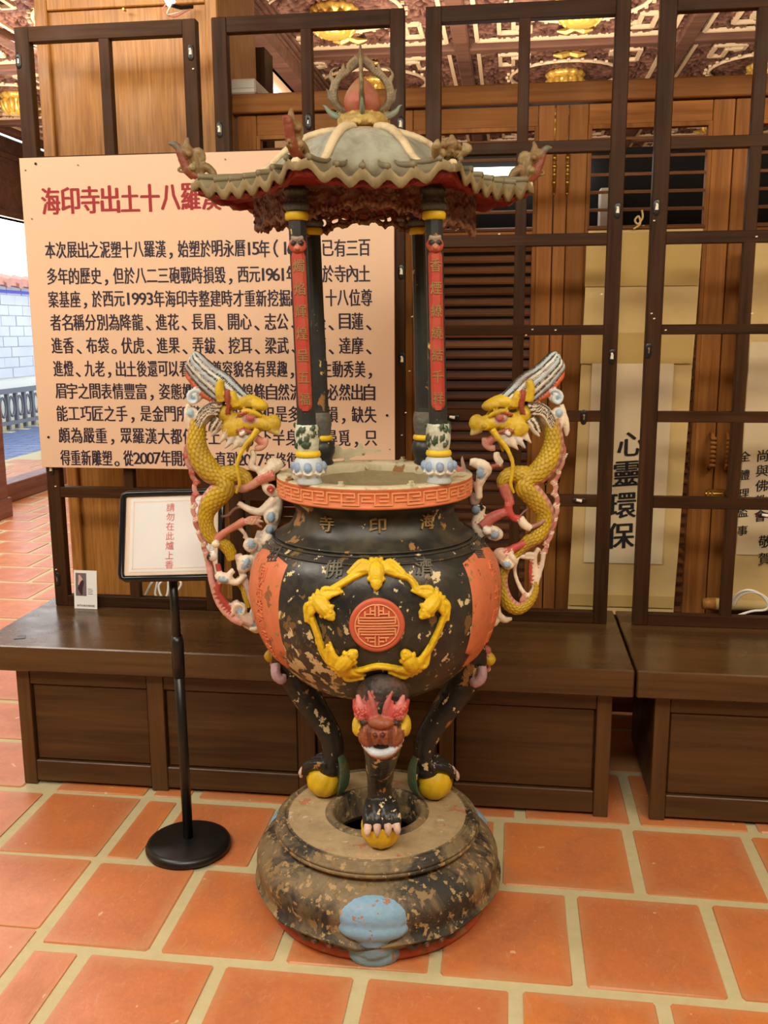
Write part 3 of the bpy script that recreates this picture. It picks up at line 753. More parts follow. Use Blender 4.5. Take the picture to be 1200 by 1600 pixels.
# ---- large text board
BX0, BX1, BZ0, BZ1, BYF = -1.659, -.384, 1.025, 2.078, FY-.023
bd = thing('text_board', 'large cream board of dark Chinese text with a red heading', 'sign', ((BX0+BX1)/2, BYF, BZ0))
MB().box(BX0, BX1, BYF, FY-.0115, BZ0, BZ1, bev=.001).build('board', 'board_face', bd)
for (px, py) in ((56, 256), (122, 258), (40, 266), (50, 342), (76, 683), (605, 649), (609, 702), (352, 249)):
    p = at(px, py, BYF); MB().tube([p+Vector((0, -.003, 0)), p+Vector((0, .001, 0))], .0045 if px in (56, 76, 605) else .0025, 8).build('bolt', 'black_steel' if px in (56, 76, 605) else 'char_gold', bd)
def text_line(mb, s, p0, p1, size, zoff=0, offset=.027):
    a = at(p0[0], p0[1], BYF); b = at(p1[0], p1[1], BYF); n = len(s); wch = (b.x-a.x)/n
    for i, ch in enumerate(s):
        if ch == ' ': continue
        c = Vector((a.x+wch*(i+.5), BYF-.0006, a.z+(b.z-a.z)*(i+.5)/n))
        if ch in '，、。': c += Vector((-wch*.1, 0, -size*.05))
        glyph(mb, ch, c, X_, Z_, size, None if ch in '，、。一（）' or ch.isascii() else min(wch*.9, size*.86), offset)
lm = MB(); hm = MB()
text_line(hm, '海印寺出土十八羅漢', (64, 315), (346, 306), .096, offset=.036)
L = [('本次展出之泥塑十八羅漢，始塑於明永曆', (70, 391), (384, 388)), ('15', (384, 389), (405, 388)), ('年（', (404, 389), (440, 388)), ('1661', (441, 388), (478, 388)), ('）已有三百', (484, 388), (579, 387)),
     ('多年的歷史，但於八二三砲戰時損毀，西元', (73, 432), (407, 429)), ('1961', (406, 429), (447, 429)), ('年埋藏於寺內土', (447, 429), (579, 427)),
     ('案基座，於西元', (75, 468), (195, 467)), ('1993', (195, 467), (240, 467)), ('年海印寺整建時才重新挖掘出土，十八位尊', (240, 467), (582, 465)),
     ('者名稱分別為降龍、進花、長眉、開心、志公、靜坐、目蓮、', (78, 504), (588, 502)),
     ('進香、布袋。伏虎、進果、弄鈸、挖耳、梁武、戲獅、達摩、', (80, 540), (588, 540)),
     ('進燈、九老，出土後還可以看出每尊容貌各有異趣，姿態生動秀美，', (83, 576), (589, 577)),
     ('眉宇之間表情豐富，姿態嫻雅，衣紋線條自然流暢，必然出自', (86, 611), (587, 613)),
     ('能工巧匠之手，是金門所僅見之國寶，但是多有破損，缺失', (88, 646), (589, 648)),
     ('頗為嚴重，眾羅漢大都僅存上半身，下半身無於尋覓，只', (91, 680), (590, 685)),
     ('得重新雕塑。從', (94, 715), (209, 716)), ('2007', (209, 716), (251, 716)), ('年開始，一直到', (251, 716), (371, 718)), ('2017', (371, 718), (413, 719)), ('年修復完成', (413, 719), (500, 720))]
for s, p0, p1 in L: text_line(lm, s, p0, p1, .060)
hm.build('heading', 'ink_red', bd); lm.build('lettering', 'ink_navy', bd)

# ---- hanging scrolls
def scroll(name, x0, x1, z0, z1, Y, label, lean=.0):
    t = thing(name, label, 'scroll', ((x0+x1)/2, Y, z0))
    n = 24; V = []; Fc = []
    for j in range(n+1):
        z = z0+(z1-z0)*j/n; k = lean*(1-j/n)
        yy = Y+.006*math.sin(j*.9)*.5
        V += [(x0-k, yy, z), (x1-k, yy, z), (x0-k, yy+.002, z), (x1-k, yy+.002, z)]
    for j in range(n):
        a = 4*j; b = a+4
        Fc += [(a, a+1, b+1, b), (a+2, b+2, b+3, a+3), (a, b, b+2, a+2), (a+1, a+3, b+3, b+1)]
    Fc += [(0, 2, 3, 1), (4*n, 4*n+1, 4*n+3, 4*n+2)]
    obj('silk', V, Fc, 'scroll_silk', t)
    return t
SY = 3.51
s1 = scroll('hanging_scroll', .262, .650, .446, 1.842, SY, 'beige silk scroll with four large brush characters, hung behind the bench', .03)
def band(t, x0, x1, z0, z1, Y, m_, lean=0, n='band'):
    MB().add([(x0-lean, Y-.0055, z0), (x1-lean, Y-.0055, z0), (x1-lean*.6, Y-.0055, z1), (x0-lean*.6, Y-.0055, z1)], [(0, 1, 2, 3)]).build(n, m_, t)
zz = lambda py: at(990, py, SY).z
band(s1, .258, .646, zz(447), zz(363), SY, 'scroll_band', .003)
band(s1, .250, .638, zz(568), zz(520), SY, 'scroll_band', .002)
band(s1, .300, .585, zz(880), zz(568), SY, 'scroll_paper', .016, 'paper')
band(s1, .236, .622, zz(948), zz(930), SY, 'scroll_band', .003)
MB().tube([(.258, SY, 1.846), (.656, SY, 1.846)], .006, 10).build('rod', 'teak_slat', s1, True)
hk = smooth_pts([at(1003, 328, SY-.02), at(1004, 340, SY-.02), at(997, 350, SY-.02), at(992, 344, SY-.02), at(998, 338, SY-.02), at(1000, 350, SY-.02), at(990, 358, SY-.01)], 6)
MB().tube([(.45, SY, 1.853), (.45, 3.60, 1.853)], .003, 8).build('hook', 'brass', s1)
MB().tube(hk, .0035, 8).build('hanging_loop', 'scroll_silk', s1, True)
for ch, px, py, sz in (('心', 986, 694, .10), ('靈', 979, 740, .105), ('環', 972, 790, .105), ('保', 969, 837, .105)):
    c = at(px, py, SY-.008); glyph(MB(), ch, c, (X_+Z_*.08).normalized(), Z_, sz, None, .030).build('brush_character', 'ink_black', s1)
sm = MB(); rr = random.Random(5)
s2 = scroll('hanging_scroll', .79, 1.27, .49, 1.80, SY, 'beige scroll of small brush columns at the right edge, wooden roller below', .0)
band(s2, .83, 1.22, zz(862), zz(535), SY, 'scroll_paper', 0, 'paper')
cm = MB()
for s, px, py, st_, sz in (('尚與佛教會', 1192, 712, 23.5, .046), ('全體理監事', 1164, 713, 29, .040), ('理事長率', 1197, 745, 24, .034), ('敬賀', 1196, 846, 27, .05)):
    if s[0] == '理': px = 1212
    for i, ch in enumerate(s):
        c = at(px-i*1.0, py+st_*i, SY-.008); glyph(MB(), ch, c, (X_+Z_*.1).normalized(), Z_, sz, None, .016).build('brush_character', 'ink_black', s2)
c = at(1188, 804, SY-.008); MB().box(c.x-.012, c.x+.012, SY-.007, SY-.006, c.z-.008, c.z+.008).build('red_seal', 'seal_red', s2)
p = at(1150, 948, SY-.08)
MB().tube([(p.x-.06, SY-.02, .505), (p.x+.30, SY-.02, .505)], .022, 16).build('roller', 'scroll_silk', s2, True)
MB().tube([(p.x-.105, SY-.02, .505), (p.x-.062, SY-.02, .505)], [.020, .024], 16).build('roller_knob', 'oak_veneer', s2, True)

# ---- sign stand
sb = Vector((-.915, 2.465, 0)); tp = at(270, 905, 2.44)
ss = thing('sign_stand', 'black pole sign stand with round foot and framed notice', 'stand', sb)
MB().lathe([(.118, .002), (.124, .006), (.125, .014), (.120, .024), (.108, .030), (.03, .034), (.022, .036), (.0, .036)], 48, (sb.x, sb.y), cap0=True).build('foot', 'black_steel', ss, True)
mid = sb.lerp(tp, .52); mid.z = at(277, 1020, 2.45).z
MB().tube([(sb.x, sb.y, .034), mid], .0145, 16).build('pole', 'black_steel', ss, True)
MB().tube([mid-Z_*.07, mid+Z_*.03, mid+Z_*.05], [.0175, .0175, .0145], 16).build('collar', 'black_steel', ss, True)
MB().tube([mid, tp+Z_*.02], .012, 16).build('pole', 'black_steel', ss, True)
fc = at(268, 836, 2.44)
XS = Matrix.Translation(fc) @ Matrix.Rotation(R(3), 4, 'Z') @ Matrix.Rotation(R(-2.2), 4, 'Y') @ Matrix.Rotation(R(-20), 4, 'X')
hw, hh = .139, .118
P4 = [XS @ Vector(q) for q in ((-hw+.014, 0, -hh), (hw-.014, 0, -hh), (hw-.004, 0, -hh+.004), (hw, 0, -hh+.014), (hw, 0, hh-.014), (hw-.004, 0, hh-.004), (hw-.014, 0, hh), (-hw+.014, 0, hh), (-hw+.004, 0, hh-.004), (-hw, 0, hh-.014), (-hw, 0, -hh+.014), (-hw+.004, 0, -hh+.004))]
MB().tube(P4, .0095, 10, closed=True, up=(XS.to_3x3() @ Y_)).build('frame', 'black_gloss', ss, True)
MB().box(-hw, hw, .0, .006, -hh, hh, xf=XS).build('backing', 'paper_peach', ss)
MB().box(-hw+.022, hw-.022, -.001, 0, -hh+.018, hh-.014, xf=XS).build('border', 'paper_white', ss)
bo = MB()
for q in ((-hw+.03, hw-.03, -hh+.026, -hh+.029), (-hw+.03, hw-.03, hh-.025, hh-.022), (-hw+.03, -hw+.033, -hh+.026, hh-.022), (hw-.033, hw-.03, -hh+.026, hh-.022)): bo.box(q[0], q[1], -.0016, -.001, q[2], q[3], xf=XS)
bo.build('border_line', 'paper_peach', ss)
cm = MB(); ex = XS.to_3x3() @ X_; ey = XS.to_3x3() @ Z_
for i, ch in enumerate('請勿在此爐上香'): glyph(MB(), ch, XS @ Vector((-.004, -.0018, .077-.0265*i)), ex, ey, .0245, None, .006).build('red_character', 'pale_red', ss)
MB().box(-hw+.008, hw-.008, -.006, -.0045, -hh+.008, hh-.008, xf=XS).build('clear_cover', 'acrylic', ss)

# ================================================================== THE INCENSE BURNER
CX, CY = -.330, 2.31
PZ = .240
AZ = math.degrees(math.atan2(-CX, CY))   # the burner squarely faces the photographer
def pol(r, deg, z):  # deg: 0 = towards the camera, + = to the right
    a = R(deg+AZ); return Vector((CX+r*math.sin(a), CY-r*math.cos(a), z))
# ---- plinth
pl = thing('round_plinth', 'low round peeling plinth with three blue feet under the incense burner', 'plinth', (CX, CY, 0))
def skirt(r, z, a):
    if z < .10 and z > .03: return r+.008*math.cos(3*(a+math.pi/2))*(.10-z)/.06, z+ .010*abs(math.sin(4.5*(a+math.pi/2)))*(1 if z < .07 else 0)
    return r, z
prof = [(.292, .030), (.318, .052), (.330, .062), (.328, .070), (.318, .085), (.318, .105), (.322, .125), (.318, .146), (.300, .168), (.276, .184), (.262, .192), (.254, .198), (.250, .204)]
q = smooth_pts(prof, 3)
MB().lathe([tuple(x) for x in q], 96, (CX, CY), fn=skirt).build('body', 'plinth_paint', pl, True)
MB().lathe([(.262, .0), (.290, .004), (.298, .016), (.296, .034), (.27, .045)], 72, (CX, CY), cap0=True).build('red_foot_ring', 'plinth_red', pl, True)
lip = [(.250, .203), (.262, .205), (.270, .209), (.2725, .214), (.2700, .218), (.2665, .2185), (.2700, .221), (.2695, .226), (.2655, .2285), (.2620, .2280), (.2620, .2325), (.2580, .2345), (.2540, .2335), (.2535, .2395), (.2480, .2420), (.2440, .2400), (.2425, .2365), (.2385, .2375), (.2350, .2400)]
MB().lathe(lip, 96, (CX, CY)).build('lip', 'plinth_paint', pl, True)
MB().lathe([(.236, .2398), (.18, .241), (.138, .2405), (.134, .243), (.126, .247), (.120, .246), (.116, .240), (.114, .225), (.114, .16), (.24, .15)], 96, (CX, CY)).build('top_plate', 'plate_clay', pl, True)
MB().lathe([(.1385, .2412), (.134, .2445), (.126, .2485), (.119, .2475), (.1150, .241), (.1130, .225), (.1130, .17)], 96, (CX, CY)).build('hole_rim', 'plinth_paint', pl, True)
MB().lathe([(0, .10), (.235, .10), (.24, .15)], 48, (CX, CY)).build('inner_floor', 'black_steel', pl)
MB().box(CX-.115, CX+.115, CY-.006, CY+.006, .168, .18).box(CX-.005, CX+.005, CY-.115, CY+.115, .166, .178).build('iron_cross_bar', 'dark_iron', pl)
for ang in (-2, 120, -124):
    s = Sculpt(); d = pol(1, ang, 0)-Vector((CX, CY, 0)); d.normalize(); t_ = Vector((-d.y, d.x, 0))
    M = Matrix((t_, d, Z_)).transposed()
    B = lambda r_, u, z: Vector((CX, CY, 0))+d*r_+t_*u+Z_*z
    s.ball(B(.282, 0, .128), (.096, .056, .050), (122, 162, 190), M, 24, 16)
    s.ball(B(.300, 0, .104), (.086, .044, .032), (122, 162, 190), M, 24, 16)
    s.stroke([B(.300, 0, .105), B(.304, 0, .072), B(.296, 0, .045)], [.060, .044, .048], (122, 162, 190), .7, d, n=20)
    s.stroke([B(.284, 0, .055), B(.279, 0, .030), B(.270, 0, .003)], [.046, .066, .058], (122, 162, 190), .60, d, n=20)
    s.build('foot', pl, .0045, 'blue_paint', 3)
# scroll ornaments on the apron, either side of the front foot
for sg in (-1, 1):
    s = Sculpt()
    for b0, L0 in ((16, 1), (33, -1)):
        pts = [pol(.318-.001*k, sg*(b0+L0*(k-4)*1.25), .066+.010*math.cos(k*.9)-.002*k) for k in range(8)]
        s.stroke(pts, [.008, .010, .010, .009, .008, .008, .009, .006], (60, 54, 44), .8)
        s.ball(pol(.322, sg*(b0+5*L0), .058), .010, (60, 54, 44)); s.ball(pol(.326, sg*(b0+5*L0), .058), .005, (140, 80, 56))
    s.build('apron_scroll', pl, .0028)

ib = thing('incense_burner', 'tall three-legged temple incense burner with dragon handles and pavilion roof', 'incense burner', (CX, CY, PZ))
# ---- bowl
BP = [(.0, .585), (.07, .590), (.13, .603), (.19, .632), (.245, .682), (.283, .738), (.304, .795), (.313, .85), (.311, .90), (.298, .945), (.276, .978), (.256, .996), (.246, 1.001), (.246, 1.006), (.232, 1.014), (.216, 1.026), (.204, 1.044), (.198, 1.062), (.203, 1.078), (.218, 1.094), (.236, 1.102)]
bq = [tuple(x) for x in smooth_pts(BP, 4)]
def Rz(z):
    z = max(bq[0][1], min(bq[-1][1], z))
    for (r0, z0), (r1, z1) in zip(bq[:-1], bq[1:]):
        if z0 <= z <= z1: return r0+(r1-r0)*(z-z0)/max(1e-6, z1-z0)
    return .2
def onbowl(px, py):
    d = ray(px, py); t = 1.6
    for _ in range(900):
        p = CAM+d*t
        if math.hypot(p.x-CX, p.y-CY) <= Rz(p.z) and p.z > .59: return p
        t += .0015
    return p
def bsurf(u, z, off=0.0):
    """u in degrees from the front, z height -> point off the bowl surface"""
    a = R(u); r0 = Rz(z); n = Vector((1, 0, -(Rz(z+.004)-Rz(z-.004))/.008)); n.normalize()
    r_ = r0+n.x*off; return Vector((CX+r_*math.sin(a), CY-r_*math.cos(a), z+n.z*off))
MB().lathe(bq[:-8*4+0], 96, (CX, CY), cap0=False).build('bowl', 'bowl_black', ib, True)
MB().lathe(bq[-8*4-1:]+[(.20, 1.105)], 96, (CX, CY)).build('neck', 'neck_black', ib, True)
rg = MB()
for r_, z_ in ((.2555, .9975), (.272, .984), (.2465, 1.0045)):
    rg.tube([(CX+r_*math.cos(a), CY+r_*math.sin(a), z_) for a in [2*math.pi*k/72 for k in range(72)]], .0032, 6, closed=True, up=(0, 0, 1))
rg.build('neck_ring', 'neck_black', ib, True)
# rim with raised key fret
MB().lathe([(.236, 1.102), (.241, 1.104), (.2415, 1.108), (.240, 1.110), (.240, 1.144), (.2425, 1.146), (.2425, 1.150)], 96, (CX, CY)).build('rim', 'fret_paint', ib, True)
def rimtop(r, z, a): return r, z
MB().lathe([(.2427, 1.1495), (.240, 1.1525), (.215, 1.1535), (.190, 1.151), (.187, 1.146), (.188, 1.135), (.182, 1.10)], 96, (CX, CY)).build('rim_top', 'rim_top', ib, True)
ash = []; V = []; Fc = []
for j in range(25):
    for i in range(72):
        r_ = .185*j/24; a = 2*math.pi*i/72; p = Vector((CX+r_*math.cos(a), CY+r_*math.sin(a), 1.098+.03*(j/24)**6))
        p.z += .004*mnoise.noise(p*40)+.006*mnoise.noise(p*12); V.append(p)
for j in range(24):
    for i in range(72): Fc.append((j*72+i, j*72+(i+1) % 72, (j+1)*72+(i+1) % 72, (j+1)*72+i))
obj('ash_bed', V, Fc, 'ash', ib, True)
fr = MB()
def fbar(a0, a1, z0, z1):
    n = max(1, int(abs(a1-a0)/3)); V = []
    for k in range(n+1):
        a = a0+(a1-a0)*k/n
        for (r_, z_) in ((.2395, z0), (.2428, z0), (.2428, z1), (.2395, z1)): V.append(pol(r_, a, z_))
    Fc = [(4*k+j, 4*k+(j+1) % 4, 4*k+4+(j+1) % 4, 4*k+4+j) for k in range(n) for j in range(4)]
    Fc += [(0, 1, 2, 3)[::-1], (4*n, 4*n+1, 4*n+2, 4*n+3)]; fr.add(V, Fc)
NF = 20; da = 360/NF; w_ = .0032; wa = .75
zA, zB, zC, zD = 1.1125, 1.121, 1.1295, 1.1385
for i in range(NF):
    a = i*da
    H_ = lambda u0, u1, z: fbar(a+da*u0, a+da*u1, z, z+w_)
    V__ = lambda u, z0, z1: fbar(a+da*u-wa/2, a+da*u+wa/2, z0, z1+w_)
    H_(0, .40, zD); V__(.40, zC, zD); H_(.14, .40, zC); V__(0, zA, zD); H_(0, .30, zB) if i % 2 else None
    H_(.0, .52, zA); V__(.52, zA, zD); H_(.52, 1.0, zD); H_(.62, .88, zC); V__(.62, zB, zC); H_(.62, 1.0, zB); H_(.14, .40, zB)
fr.build('key_fret', 'fret_raised', ib)
for a, r_ in ((-20, .225), (22, .222), (160, .225), (200, .22), (-62, .23)):
    p = pol(r_, a, 1.153); MB().lathe([(.010, 1.150), (.010, 1.157), (.006, 1.158), (.006, 1.164), (.0, 1.164)], 10, (p.x, p.y)).build('stud', 'rim_top', ib)
# torn tin strip at the back of the rim
tinp = [(508, 720), (508, 700), (512, 692), (520, 696), (528, 694), (536, 703), (548, 700), (556, 703), (560, 693), (565, 692), (569, 701), (596, 703), (596, 706), (575, 708), (568, 712), (556, 713), (545, 717), (530, 716)]
V = [at(x, y, 2.50) for x, y in tinp]; n = len(V)
tin = obj('torn_tin_strip', V+[v+Vector((0, .0015, 0)) for v in V], [tuple(range(n)), tuple(range(n, 2*n))[::-1]]+[(i, (i+1) % n, n+(i+1) % n, n+i) for i in range(n)], 'char_gold', ib)
tin.data.materials[0] = mat('rim_top')
# raised characters
def bowl_text(ch, px, py, size, tilt=0, m_='char_black'):
    p = onbowl(px, py); u0 = math.degrees(math.atan2(p.x-CX, -(p.y-CY))); z0 = p.z
    V, Fc = text_geo(ch, 0, .10); xs = [v.x for v in V]; cx = (min(xs)+max(xs))/2; mbx = MB()
    r0 = Rz(z0); ct, st_ = math.cos(tilt), math.sin(tilt)
    slope = math.sqrt(1+((Rz(z0+.01)-Rz(z0-.01))/.02)**2)
    for (dx, dy, dz) in DUP:
        P = []
        for v in V:
            x = (v.x-cx+dx*.03)*size; y = (v.y-.38+dy*.03)*size; x, y = x*ct-y*st_, x*st_+y*ct
            P.append(bsurf(u0+math.degrees(x/r0), z0+y/slope, .0020+(v.z/.10)*.0022+dz))
        mbx.add(P, Fc)
    mbx.build('raised_character', m_, ib)
for ch, x, y, t_ in (('寺', 512, 818, .08), ('印', 590, 820, 0), ('海', 665, 814, -.08)): bowl_text(ch, x, y, .043, t_, 'char_gold')
for ch, x, y, t_ in (('祖', 428, 868, .35), ('佛', 521, 890, .12), ('濟', 662, 886, -.12), ('普', 746, 862, -.35)): bowl_text(ch, x, y, .046, t_)
# orange side panels
for sg in (-1, 1):
    V = []; Fc = []; ni, nj = 12, 22
    for j in range(nj+1):
        z = .968-(.968-.70)*j/nj
        a_in = 45.5+(5 if j > 18 else 0)+(j/nj)**2*2.5; a_out = 84-(j/nj)**2*8
        for i in range(ni+1):
            u = a_in+(a_out-a_in)*i/ni; dz = .012*math.sin(math.pi*i/ni) if j == 0 else (-.012*math.sin(math.pi*i/ni) if j == nj else 0)
            edge = i in (0, ni) or j in (0, nj); V.append(bsurf(AZ+sg*u, z+dz, .0002 if edge else .0055))
    for j in range(nj):
        for i in range(ni):
            a = j*(ni+1)+i; f = (a, a+1, a+ni+2, a+ni+1); Fc.append(f if sg < 0 else f[::-1])
    pn = obj('orange_panel', V, Fc, 'salmon_paint', ib, True)
    for i, ch in enumerate('信士陳門' if sg > 0 else '同治癸酉年造'):
        Vt, Ft = text_geo(ch, 0, .10); P = []; n_ = 4 if sg > 0 else 6; z0 = .935-.045*i*(5/n_) ; u0 = (66 if sg > 0 else 60)
        for v in Vt: P.append(bsurf(AZ+sg*u0*1.0+math.degrees((v.x-.5)*.034/.30), z0+(v.y-.38)*.036, .0055+(v.z+.1)/.10*.0016))
        MB().add(P, Ft).build('raised_character', 'fret_paint', pn)
# medallion
mp_ = onbowl(589, 977); mu = math.degrees(math.atan2(mp_.x-CX, -(mp_.y-CY))); mz = mp_.z
def md(x, y, o): return bsurf(mu+math.degrees(x/Rz(mz)), mz+y, o)
def mdisc(name, rings, m_, parent):
    V = []; Fc = []; n = 48
    for (r_, o_) in rings:
        for i in range(n): a = 2*math.pi*i/n; V.append(md(r_*math.cos(a), r_*math.sin(a), o_))
    for j in range(len(rings)-1):
        for i in range(n): Fc.append((j*n+i, (j+1)*n+i, (j+1)*n+(i+1) % n, j*n+(i+1) % n))
    Fc.append(tuple((len(rings)-1)*n+i for i in range(n))[::-1])
    return obj(name, V, Fc, m_, parent, True)
med = mdisc('medallion', [(.062, -.001), (.0615, .006), (.057, .009), (.053, .0075), (.050, .0065), (.0, .0065)], 'medallion_paint', ib)
sm_ = MB()
def mbar(x0, x1, y0, y1):
    V = []; 
    n = max(1, int(abs(x1-x0)/.01)); pts = [(x0+(x1-x0)*k/n) for k in range(n+1)]
    for x in pts:
        for y, o_ in ((y0, .006), (y0+.0006, .0088), (y1-.0006, .0088), (y1, .006)): V.append(md(x, y, o_))
    sm_.add(V, [(4*k+j, 4*k+4+j, 4*k+5+j, 4*k+1+j) for k in range(n) for j in range(3)]+[(0, 1, 2, 3), (4*n+3, 4*n+2, 4*n+1, 4*n)])
hb = .0017
for y, xa in ((.034, .012), (.027, .026), (.019, .038), (.0125, .040), (.006, .040), (0, .049), (-.006, .040), (-.0125, .040), (-.019, .036), (-.027, .026), (-.036, .016)):
    if y in (.034, .027, -.027, -.036):
        mbar(-xa, -.004, y-hb, y+hb); mbar(.004, xa, y-hb, y+hb)
    else: mbar(-xa, xa, y-hb, y+hb)
for x in (-.004, .004): mbar(x-hb, x+hb, .022, .046); mbar(x-hb, x+hb, -.046, -.022)
mbar(-.004, .004, .044, .047)
for sx in (-1, 1):
    mbar(sx*.014-hb, sx*.014+hb, .028, .042); mbar(sx*.040-hb, sx*.040+hb, .006, .022); mbar(sx*.040-hb, sx*.040+hb, -.022, -.006); mbar(sx*.026-hb, sx*.026+hb, .020, .033); mbar(sx*.020-hb, sx*.020+hb, -.036, -.026)
cp = [md(.0475*math.cos(a), .0475*math.sin(a), .0078) for a in [2*math.pi*k/40 for k in range(40)]]
sm_.tube(cp, .0017, 6, closed=True); sm_.build('longevity_character', 'fret_raised', med)
# wreath of five bats
YL, YD = (224, 186, 30), (180, 140, 30)
s = Sculpt()
def W(px, py, o=.004):
    p = onbowl(px, py); n = Vector((p.x-CX, p.y-CY, 0)).normalized(); k = (Rz(p.z+.01)-Rz(p.z-.01))/.02; n = (n-Z_*k).normalized(); return p+n*o
def fan(c, d, a0, a1, L, n, r0, base=.004):
    """n ribs fanning from c (pixels) between angles a0..a1"""
    for k in range(n):
        a = a0+(a1-a0)*k/(n-1); e = (c[0]+L*math.cos(a), c[1]+L*math.sin(a)); m_ = ((c[0]+e[0])/2, (c[1]+e[1])/2)
        s.stroke([W(*c, base), W(*m_, base+.003), W(*e, base)], [r0, r0*1.15, r0*.55], YL, 1.0, n=8, sub=3)
ringp = [(588, 888), (556, 900), (530, 915), (505, 930), (487, 945), (488, 965), (495, 985), (502, 1010), (512, 1030), (530, 1043), (560, 1046), (590, 1040), (615, 1043), (640, 1044), (658, 1030), (672, 1010), (684, 985), (692, 965), (698, 945), (680, 932), (655, 925), (640, 905), (615, 897)]
s.stroke([W(*p, .001) for p in ringp]+[W(*ringp[0], .001)], [.0095]*(len(ringp)+1), YL, .8, n=8, sub=4)
s.stroke([W(p[0]+(588-p[0])*.03, p[1]+(962-p[1])*.03, .009) for p in ringp]+[W(588, 890, .009)], [.0055]*(len(ringp)+1), YL, .8, n=8, sub=4)
def bat(cx, cy, hx, hy, span, size=1.0):
    """body from c to head h (pixels), two ribbed wings sweeping out on either side"""
    ux, uy = hx-cx, hy-cy; L = math.hypot(ux, uy); ux /= L; uy /= L; vx, vy = -uy, ux
    Q = lambda f, g, o: W(cx+ux*f+vx*g, cy+uy*f+vy*g, o)
    s.stroke([Q(-10, 0, .004), Q(2, 0, .010), Q(L*.5, 0, .013), Q(L*.8, 0, .010)], [.010, .018, .017, .010], YL)
    s.ball(Q(L*.82, 0, .013), .0135, YL); s.ball(Q(L*1.02, 0, .015), .0075, YL)
    for sg in (-1, 1):
        s.ball(Q(L*.80, sg*5.5, .022), .0036, YD); s.stroke([Q(L*.68, sg*6, .012), Q(L*.6, sg*10, .014), Q(L*.66, sg*13, .008)], [.006, .006, .002], YL)
        for k in range(5):
            g = span*(.55+.13*k); f0 = -8+k*5.0
            s.stroke([Q(2, sg*4, .006), Q(f0*.5-2, sg*g*.5, .011), Q(f0, sg*g, .003)], [.0065, .0072, .0030], YL, 1, n=8, sub=4)
        s.stroke([Q(4, sg*4, .008), Q(-9, sg*span*.5, .010), Q(8, sg*span*1.05, .006)], [.007, .0075, .005], YL)
    for k in (-1, 0, 1): s.stroke([Q(0, 0, .008), Q(-10, k*6, .010), Q(-17, k*9, .003)], [.008, .007, .003], YL)
bat(588, 890, 588, 918, 42)
bat(676, 938, 656, 960, 34)
bat(502, 940, 522, 962, 34)
bat(536, 1036, 556, 1014, 36)
bat(642, 1036, 630, 1014, 34)
s.build('bat_wreath', ib, .0018, 'yellow_paint', 0)

